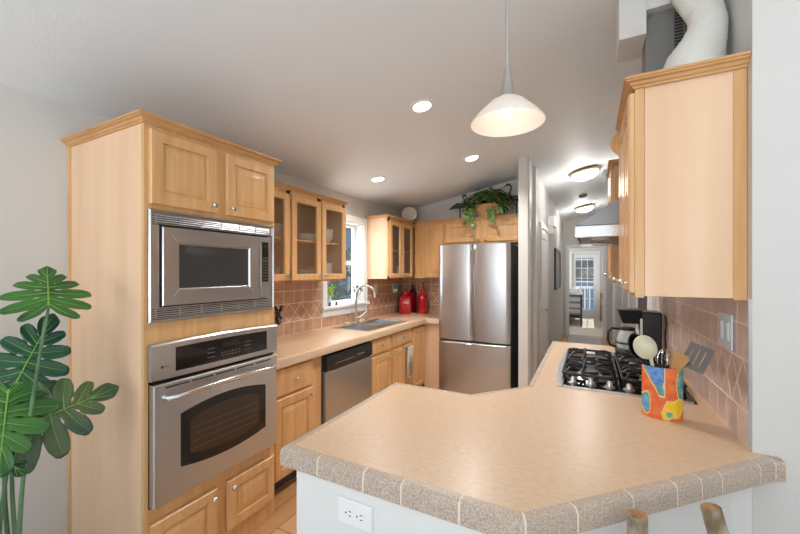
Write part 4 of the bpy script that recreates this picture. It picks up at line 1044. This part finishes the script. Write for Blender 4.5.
o = MB().tube([(.43, 2.87, 1.20), (.437, 2.86, 1.15), (.43, 2.86, 1.06), (.435, 2.86, .98), (.42, 2.87, .925)], .004, 8).build('power_cord', 'black'); tag(o, 'black power cord dangling beside the coffee maker tank', 'cord')
# black pan behind utensils
t = thing('frying_pan', 'black pan on the right counter behind the utensil crock', 'pan', (.34, 2.83, .92))

bpy.data.objects.remove(t)

# ------------------------------------------------------------------ utensil crock
ux, uy, uz = .251, 1.735, .9145
ang = math.atan2(-ux, uy)      # turned broadside to the dining room
T = Matrix.Translation((ux, uy, uz)) @ Matrix.Rotation(ang, 4, 'Z')
t = thing('utensil_crock', 'oval hand-painted orange, blue and yellow utensil crock on the peninsula', 'crock', (ux, uy, uz))
b = MB(); na, nh, Hh = 120, 60, .198; rx, ry = .066, .042
def crockcol(u, v):        # u across -1..1 on the viewer's side, v 0..1 up
    wob = .03*math.sin(u*9+v*7)
    lft = -.9+(1-v)*1.45+wob; rgt = .06+wob+.12*(1-v)
    if v > .47 and lft < u < rgt: return 2 if v < .66 else 1
    if v > .43 and lft-.07 < u < rgt+.06: return 4
    y_ = ((u-.50)/.52)**2+((v-.20-.14*(u-.4)+wob)/.19)**2
    if y_ < .85: return 2 if ((u-.35)/.16)**2+((v-.12)/.05)**2 < 1 else 3
    if y_ < 1.05: return 4
    s_ = ((u-.93)/.22)**2+((v-.70)/.30)**2
    if s_ < 1: return 2
    if s_ < 1.35: return 4
    s_ = ((u+.80)/.24)**2+((v-.28+wob)/.22)**2
    if s_ < .3: return 1
    if s_ < .9: return 2
    if s_ < 1.2: return 4
    return 0
vs = []; fs = []; mi = []
for j in range(nh+1):
    z = Hh*j/nh
    for i in range(na):
        a = 2*PI*i/na; vs.append((rx*math.cos(a), ry*math.sin(a), z))
for j in range(nh):
    for i in range(na):
        fs.append((j*na+i, j*na+(i+1) % na, (j+1)*na+(i+1) % na, (j+1)*na+i))
        a = 2*PI*(i+.5)/na; u = math.cos(a); v = (j+.5)/nh
        mi.append(crockcol(u if math.sin(a) < 0 else -u, v))
k = len(b.v); b.v += [T @ Vector(p) for p in vs]; b.f += fs; b.mi += mi
# inside and bottom
b.lathe([(rx-.005, 0), (rx-.005, .002)], M4=T, n=60, mi=5, sy=(ry-.005)/(rx-.005))
b.rings([[(rx*math.cos(2*PI*i/60), ry*math.sin(2*PI*i/60), Hh) for i in range(60)], [((rx-.005)*math.cos(2*PI*i/60), (ry-.005)*math.sin(2*PI*i/60), Hh+.001) for i in range(60)], [((rx-.006)*math.cos(2*PI*i/60), (ry-.006)*math.sin(2*PI*i/60), .01) for i in range(60)]], T, 5, cap0=False)
b.build('body', ['orange', 'pblue', 'pteal', 'pyellow', 'pcream', 'charcoal'], t, ang=60)
def ut(dx, z, dy=0): return T @ Vector((dx, dy, z))
G = 'utensils standing in the painted crock'
def utensil(name, label, cat): return thing(name, label, cat, tuple(T @ Vector((0, 0, .012))), G)
def bowlshape(c_, ax, ay, M4, m_, name, parent, depth=.3):
    prof = [(math.sin(PI/2*k/8), -depth*math.cos(PI/2*k/8)) for k in range(9)]+[(.94, 0)]+[(.94*math.sin(PI/2*k/8), -(depth-.06)*math.cos(PI/2*k/8)) for k in range(7, -1, -1)]
    MB().lathe([(r, z) for r, z in prof], n=26, M4=M4 @ Matrix.Translation(c_) @ Matrix.Rotation(-.25, 4, 'Y') @ Matrix.Rotation(PI/2, 4, 'X') @ Matrix.Diagonal((ax, ay, .05, 1))).build(name, m_, parent)
u_ = utensil('ladle', 'black ladle leaning left behind the cream spoon in the crock', 'ladle')
MB().tube([ut(.01, .03, .01), ut(-.04, .18, .01), ut(-.072, .218, .012)], [.006, .006, .008], 8).build('handle', 'black', u_)
bowlshape((-.082, .012, .262), .030, .055, T, 'black', 'bowl', u_, 1)
u_ = utensil('serving_spoon', 'large cream spoon with white handle at the front of the crock', 'spoon')
MB().tube([ut(.0, .03, -.012), ut(-.03, .2, -.02), ut(-.036, .232, -.022)], [.005, .006, .007], 8).build('handle', 'cream', u_)
bowlshape((-.054, -.02, .268), .040, .048, T, 'cream', 'bowl', u_, -.35)
u_ = utensil('whisk', 'looped wire whisk in the middle of the crock', 'whisk')
MB().tube([ut(.0, .03, 0), ut(.004, .18, 0)], .006, 8).build('handle', 'steeld', u_)
b = MB()
for k in range(5):
    a = k*PI/5; b.tube([ut(.022+.0*s_+.028*math.sin(PI*min(1, s_*1.0))*math.cos(a), .18+.08*(1-abs(2*s_-1)**2) if False else .18+.085*math.sin(PI*s_/1)*1.0, .028*math.sin(PI*s_)*math.sin(a)) if False else ut(.008+.028*math.cos(2*PI*s_-PI/2)*math.cos(a), .222+.042*math.sin(2*PI*s_-PI/2), .028*math.cos(2*PI*s_-PI/2)*math.sin(a)) for s_ in [q/20 for q in range(20)]], .0015, 5, close=True)
b.build('wires', 'chrome', u_)
u_ = utensil('tongs', 'black and steel tongs between the whisk and the wooden spatula', 'tongs')
b = MB()
for d_ in (-.008, .008): b.tube([ut(.03+d_, .03, .01), ut(.036+d_, .15, .012), ut(.044+d_*.5, .235, .012), ut(.046, .25, .012)], [.004, .005, .006, .006], 6)
b.build('arms', 'black', u_)
u_ = utensil('wooden_spatula', 'wide-bladed wooden spatula leaning right in the crock', 'spatula')
MB().tube([ut(.0, .03, -.02), ut(.032, .18, -.024)], .0055, 8).build('handle', 'utwood', u_)
Q = T @ Matrix.Translation((.028, -.026, .165)) @ Matrix.Rotation(math.radians(20), 4, 'Y')
def slab(P, Q, y0, y1): n_ = len(P); return MB().add([(x, y0, z) for x, z in P]+[(x, y1, z) for x, z in P], [tuple(range(n_)), tuple(range(n_, 2*n_))[::-1]]+[(i, (i+1) % n_, n_+(i+1) % n_, n_+i) for i in range(n_)], Q)
slab([(-.008, 0), (.008, 0), (.028, .085), (.026, .096), (-.022, .104), (-.026, .096)], Q, -.0025, .0025).build('blade', 'utwood', u_, bevel=.001)
u_ = utensil('wooden_spoon', 'slim wooden spoon between the tongs and the wide spatula', 'spoon')
MB().tube([ut(.005, .03, -.005), ut(.028, .2, -.008), ut(.034, .24, -.008)], [.0045, .005, .012], 8).build('handle', 'utwood', u_)
u_ = utensil('slotted_turner', 'grey slotted turner leaning far right out of the crock', 'turner')
MB().tube([ut(.01, .03, .015), ut(.046, .19, .0), ut(.088, .222, -.006)], [.0055, .0055, .006], 8).build('handle', 'turner', u_)
Q = T @ Matrix.Translation((.088, -.008, .200)) @ Matrix.Rotation(math.radians(22), 4, 'Y') @ Matrix.Rotation(math.radians(-8), 4, 'X')
b = MB(); n_ = 0
# blade made of bars around the slots
def br(x0, x1, z0, z1): b.box((x0, -.0018, z0), (x1, .0018, z1), Q)
br(-.038, .038, 0, .018); br(-.038, .038, .082, .098)
for x0, x1 in ((-.038, -.023), (-.019, -.004), (.0, .015), (.019, .038)): br(x0, x1, .018, .082)
b.build('blade', 'turner', u_)

# ------------------------------------------------------------------ lights
def on_ceiling(x, y): return zc(x)
tilt = Matrix.Rotation(-math.atan(.18), 4, 'Y')
for (x, y, lab) in ((-1.0, 2.23, 'recessed ceiling light nearest the pendant lamp, largest of the three'), (-1.02, 3.46, 'recessed ceiling light nearest the plant above the fridge'), (-1.92, 3.18, 'recessed ceiling light over the sink by the kitchen window')):
    z = zc(x); T = Matrix.Translation((x, y, z)) @ tilt
    t = thing('recessed_light', lab, 'ceiling light', (x, y, z-.005), 'recessed downlights in the kitchen ceiling')
    MB().lathe([(.088, -.001), (.086, -.006), (.068, -.008), (.06, -.004), (.06, -.001)], M4=T, n=36).build('trim_ring', 'trimw', t)
    MB().lathe([(.06, -.0045), (.058, -.0065), (0, -.0065)], M4=T, n=30).build('lens', 'lampw', t)
    l = light('downlight', 'SPOT', (x, y, z-.03), (0, 0, 0), 34 if x < -1.5 else 74, color=(1, .96, .93)); l.data.spot_size = 2.6; l.data.spot_blend = .9; l.data.shadow_soft_size = .06
for (x, y, lab) in ((-.06, 5.15, 'round flush ceiling light nearer the kitchen with bronze rim'), (-.09, 7.9, 'round flush ceiling light farther down the hall')):
    z = zc(x); T = Matrix.Translation((x, y, z)) @ tilt
    t = thing('flush_ceiling_light', lab, 'ceiling light', (x, y, z-.02), 'flush ceiling lights in the hall')
    MB().lathe([(.17, -.001), (.185, -.02), (.18, -.035), (.165, -.035), (0, -.03)], M4=T, n=36).build('rim', 'brass', t)
    MB().lathe([(.163, -.034), (.15, -.075), (.10, -.105), (.04, -.118), (0, -.12)], M4=T, n=32).build('glass_bowl', 'lampd', t)
    MB().lathe([(.012, -.118), (.012, -.128), (.005, -.135), (0, -.136)], M4=T, n=12).build('finial', 'brass', t)
    light('hall_lamp', 'POINT', (x, y, z-.25), (0, 0, 0), 10, color=(1, .97, .94), shadow_soft_size=.12)
T = Matrix.Translation((-.1, 6.75, zc(-.1))) @ tilt
o = MB().lathe([(.065, -.001), (.065, -.02), (.05, -.035), (.025, -.04), (0, -.04)], M4=T, n=24).build('smoke_detector', 'greybox'); tag(o, 'small round smoke detector on the hall ceiling between the two flush lights', 'smoke detector')

# pendant
px_, py_, pz = -.262, 1.33, 2.015
t = thing('pendant_lamp', 'pendant lamp with white frosted glass cone shade and nickel stem', 'lamp', (px_, py_, pz))
MB().lathe([(.0015+.06, zc(px_)-.014-.02), (.06, zc(px_)-.014), (.012, zc(px_)-.05)], (px_, py_, 0), 24).build('canopy', 'nickel', t)
MB().tube([(px_, py_, 2.215), (px_, py_, zc(px_)-.03)], .006, 10).build('stem', 'nickel', t)
MB().lathe([(.006, 2.225), (.009, 2.222), (.011, 2.205), (.026, 2.105), (.03, 2.10), (0, 2.10)], (px_, py_, 0), 24).build('socket_cone', 'nickel', t)
MB().lathe([(.026, 2.106), (.03, 2.105), (.06, 2.088), (.10, 2.050), (.127, 2.018), (.130, 2.012), (.127, 2.012), (.098, 2.045), (.058, 2.083), (.028, 2.10)], (px_, py_, 0), 44).build('shade', 'shade', t)
MB().lathe([(.008, 2.10), (.01, 2.085), (.018, 2.06), (.018, 2.045), (.01, 2.03), (0, 2.027)], (px_, py_, 0), 16).build('bulb', 'bulb', t)
light('pendant_bulb', 'POINT', (px_, py_, 2.0), (0, 0, 0), .12, color=(1, .9, .8), shadow_soft_size=.03)

# ------------------------------------------------------------------ hall and bedroom
t = thing('picture', 'dark framed picture on the left hall wall', 'picture', (HX, 7.6, 1.14))
f = FE(HX, 7.0, 1.16)
MB().nest(1.2, .75, [(0, 0), (0, .03), (.05, .03), (.05, .012)], f, cap=False).build('frame', 'black', t); MB().box((.05, .05, .006), (1.15, .70, .013), f).build('print', 'photo', t)
t = thing('wall_shelf', 'white stepped box mounted high on the left hall wall', 'wall box', (HX, 6.05, 2.05))
b = MB(); f = FE(HX, 5.92, 2.06); b.box((0, .12, 0), (.35, .27, .09), f); b.box((.02, .0, 0), (.16, .12, .07), f); b.box((.2, .05, 0), (.33, .12, .05), f); b.build('housing', 'trimw', t, bevel=.004)
o = MB().box((XR-.012, 3.72, .9), (XR, 4.43, 2.0)).build('wall_panel', 'charcoal', bevel=.002); tag(o, 'dark upright panel on the right hall wall between white casings', 'panel')
o = MB().box((-.42, 7.9, 0), (.22, 9.3, .008)).build('rug', 'rug', bevel=.003); tag(o, 'pale rug on the hall floor before the bedroom', 'rug')
t = thing('bed', 'bed with white and grey striped linen in the far bedroom', 'bed', (-1.1, 11.8, 0))
MB().box((-1.95, 11.05, .3), (-.22, 12.95, .52)).build('mattress', 'linen', t, bevel=.05, seg=3)
b = MB()
for i in range(8):
    z = .40+.055*i; q = .012*math.sin(i*1.9); b.box((-1.98, 11.0+q, z), (-.19+q, 12.9, z+.055), mi=1 if i % 3 == 1 else 0)
for x0, x1 in ((-1.6, -1.15), (-.85, -.3)): b.box((x0, 12.3, .84), (x1, 12.8, .98))
b.build('duvet', ['linen', 'linens'], t, bevel=.01)
b = MB(); b.tube([(-.2, 10.98, 0), (-.2, 10.98, .86)], .022, 10); b.tube([(-1.95, 10.98, 0), (-1.95, 10.98, .86)], .022, 10); b.tube([(-1.95, 10.98, .84), (-1.07, 10.98, .88), (-.2, 10.98, .84)], .012, 10); b.tube([(-1.95, 10.98, .35), (-.2, 10.98, .35)], .012, 8)
b.build('footboard', 'charcoal', t)
for y in (12.9,):
    for x in (-1.9, -.26): MB().box((x-.03, y-.03, 0), (x+.03, y+.03, .32)).build('leg', 'charcoal', t)
MB().box((-1.9, 11.05, .22), (-.26, 12.9, .30)).build('bed_frame', 'charcoal', t)
t = MB().lathe([(.05, 0), (.14, .02), (.19, .16), (.18, .17), (.13, .05), (0, .05)], (-.75, 10.4, .004), 20).build('pet_bed', 'turner'); tag(t, 'round grey basket on the carpet at the foot of the bed', 'basket')
t = thing('bedroom_chair', 'small wooden chair beside the glazed door in the bedroom', 'chair', (.36, 12.6, .004))
for x in (.30, .42):
    for y in (12.45, 12.75): MB().box((x-.015, y-.015, .004), (x+.015, y+.015, .45 if y < 12.6 else .85)).build('leg', 'utwood', t)
MB().box((.28, 12.43, .45), (.44, 12.735, .48)).build('seat', 'utwood', t); MB().box((.315, 12.74, .65), (.405, 12.76, .83)).build('backrest', 'utwood', t)

# ------------------------------------------------------------------ log stool
t = thing('log_stool', 'rustic birch log stool with two bark posts rising at the peninsula edge', 'stool', (.30, 1.0, 0))
nv = Vector((.707, -.707, 0)); ev = Vector((.8, .6, 0))
pA, pB = Vector((.100, 1.022, .906)), Vector((.262, 1.137, .906))
def post(P, r):
    b = MB(); b.tube(P, [r*(1+.06*math.sin(i*2.3)) for i in range(len(P))], 14)
    o = b.build('back_post', 'bark', t)
    top = Vector(P[-1]); d_ = (Vector(P[-1])-Vector(P[-2])).normalized()
    Q = Matrix.Translation(top+d_*.0003) @ d_.to_track_quat('Z', 'Y').to_matrix().to_4x4()
    MB().lathe([(r*.98, 0), (r*.7, .004), (0, .005)], M4=Q, n=14).build('cut_end', 'cut', o)
    return o
post([(.10, .99, 0), (.098, 1.0, .3), (.10, 1.01, .6), (.10, 1.018, .8), tuple(pA)], .021)
post([(.44, 1.06, 0), (.38, 1.075, .3), (.325, 1.10, .6), (.285, 1.122, .8), tuple(pB)], .021)
for p, q_ in (((.34, .72, 0), (.33, .76, .62)), ((.62, .86, 0), (.58, .88, .62))): MB().tube([p, q_], .024, 12).build('front_leg', 'bark', t)
for z in (.22, .45):
    MB().tube([(.11, 1.0, z), (.34, .74, z)], .014, 10).build('rung', 'bark', t); MB().tube([(.41, 1.08, z), (.60, .87, z)], .014, 10).build('rung', 'bark', t); MB().tube([(.34, .74, z-.05), (.60, .87, z-.05)], .014, 10).build('rung', 'bark', t)
b = MB(); b.prism([(.13, .98), (.34, .73), (.62, .86), (.38, 1.08)], .62, .66); b.build('seat', 'cut', t, bevel=.012)

# ------------------------------------------------------------------ monstera
t = thing('monstera_plant', 'tall monstera plant with split leaves in front of the left wall', 'plant', (-1.78, .50, 0))
mx, my = -1.80, .50
MB().lathe([(.10, 0), (.13, .02), (.16, .30), (.165, .31), (.15, .31), (.14, .28), (0, .27)], (mx, my, 0), 32).build('pot', 'pot', t)
MB().lathe([(.142, .28), (.1, .288), (0, .29)], (mx, my, 0), 24).build('soil', 'soil', t)
def mleaf(base_, tip_dir, normal, L_, m_, nf=6, curl=.25, wid=1.0, rseed=0):
    rnd = random.Random(rseed)
    Y = Vector(tip_dir).normalized(); N = Vector(normal); N = (N-N.dot(Y)*Y).normalized(); X = Y.cross(N).normalized()
    o_ = Vector(base_)
    def pt(x, y):   # drooping with distance from the midrib and toward the tip
        h_ = -curl*(abs(x)/L_)**1.7*L_-curl*.5*(max(y, 0)/L_)**2*L_
        return o_+X*x+Y*y+N*h_
    def V(tt, r, sd, ls=1):
        an = math.radians(158)*(1-tt)**.85; ln = (.40+.24*math.sin(PI*min(1, tt*1.25))*wid)*(1-tt)+.26*tt
        ln *= ls
        am = an-.38*r*(1-tt); y0 = L_*.74*tt**1.05
        # each quarter ray bows forward
        return Vector((sd*math.sin((an+am)/2)*ln*r*L_*(1.0+.0), y0+math.cos((an+am)/2)*ln*r*L_))
    b = MB(); vb = MB(); nr = 14; us = (-1, -.66, -.33, 0, .33, .66, 1); nu = len(us)
    for sd in (-1, 1):
        for k in range(nf):
            t0 = k/nf; t1 = (k+1)/nf; ls = rnd.uniform(.94, 1.06) if k < nf-1 else 1
            vs = []
            for i in range(nr+1):
                r = i/nr
                op = 0 if r < .5 else .34*((r-.5)/.5)**.8
                if .18 < r < .36 and 0 < k < nf-1: op = .16*math.sin(PI*(r-.18)/.18)
                for j, u in enumerate(us):
                    tt = (t0+t1)/2+u*(1-op)*(t1-t0)/2
                    if (k == nf-1 and u > 0): tt = (t0+t1)/2+u*(t1-t0)/2
                    rm = 1-.20*max(0, (abs(u)-.3)/.7)**2*r**3 if not (k == nf-1 and u > 0) else 1
                    q = V(tt, r*rm, sd, ls); vs.append(pt(q.x, q.y)+N*(-.010*L_*(1-abs(u))*min(1, r*3)+.012*L_*abs(u)*r))
            b.add(vs, [(i*nu+j, i*nu+j+1, (i+1)*nu+j+1, (i+1)*nu+j) for i in range(nr) for j in range(nu-1)])
            if k < nf: vb.tube([pt(*V((t0+t1)/2, i/nr*.93, sd, ls))+N*(.002-.009*L_*min(1, i/nr*3)) for i in range(nr+1)], [.0016*(1-i/(nr+3)) for i in range(nr+1)], 5)
    vb.tube([pt(0, .97*L_*i/10)+N*.002 for i in range(11)], [.0032*(1-i/13) for i in range(11)], 6)
    o = b.build('leaf', m_, t, ang=50)
    md = o.modifiers.new('s', 'SOLIDIFY'); md.thickness = .0012
    vb.build('vein', 'vein', o)
cd = Vector((.92, -.30, .2))
cv = lambda *a: Vector(a)
right = Vector((.29, .957, 0)); fwd = Vector((-.957, .29, 0)); up = Vector((0, 0, 1))
toc = -fwd          # toward the camera plane
# each leaf: attach, tip direction, normal, length
L1 = cv(-1.744, .577, 1.357)
L2 = cv(-1.854, .52, 1.069); L3 = cv(-1.84, .50, 1.06); L4 = cv(-1.775, .50, .93); L5 = cv(-1.93, .42, .86); L6 = cv(-1.80, .46, .86)
mleaf(L1, up*.62+fwd*.78, up*.75+toc*.62, .25, 'leaf', 6, .10, .98, 1)
mleaf(L2, up*.85+right*.35+fwd*.2, toc*.9+up*.4, .28, 'leafd', 6, .22, .9, 2)
mleaf(L3, -up*.6-right*.05+toc*.6, toc*.8+up*.6, .30, 'leaf', 6, .3, .95, 3)
mleaf(L4, right*.9+up*.25+fwd*.1, toc*.85+up*.35, .31, 'leafo', 6, .22, 1.1, 4)
mleaf(L5, -right*.3-up*.5+toc*.4, toc+up*.5, .14, 'leaf', 5, .3, .9, 5)
mleaf(L6, right*.4-up*.3+toc*.6, up+toc*.5, .13, 'leafd', 5, .35, .7, 6)
sb = cv(mx, my, .285)
for i, q in enumerate((L1, L2, L3, L4, L5, L6)):
    s0 = sb+cv(.03*math.cos(i), .03*math.sin(i*1.3), 0)
    P = [s0.lerp(q, s_)+right*(-.02*math.sin(PI*s_)) + (q-s0)*0 for s_ in [k/8 for k in range(9)]]
    MB().tube(P, [.0085-.004*k/8 for k in range(9)], 8).build('stem', 'stem', t)
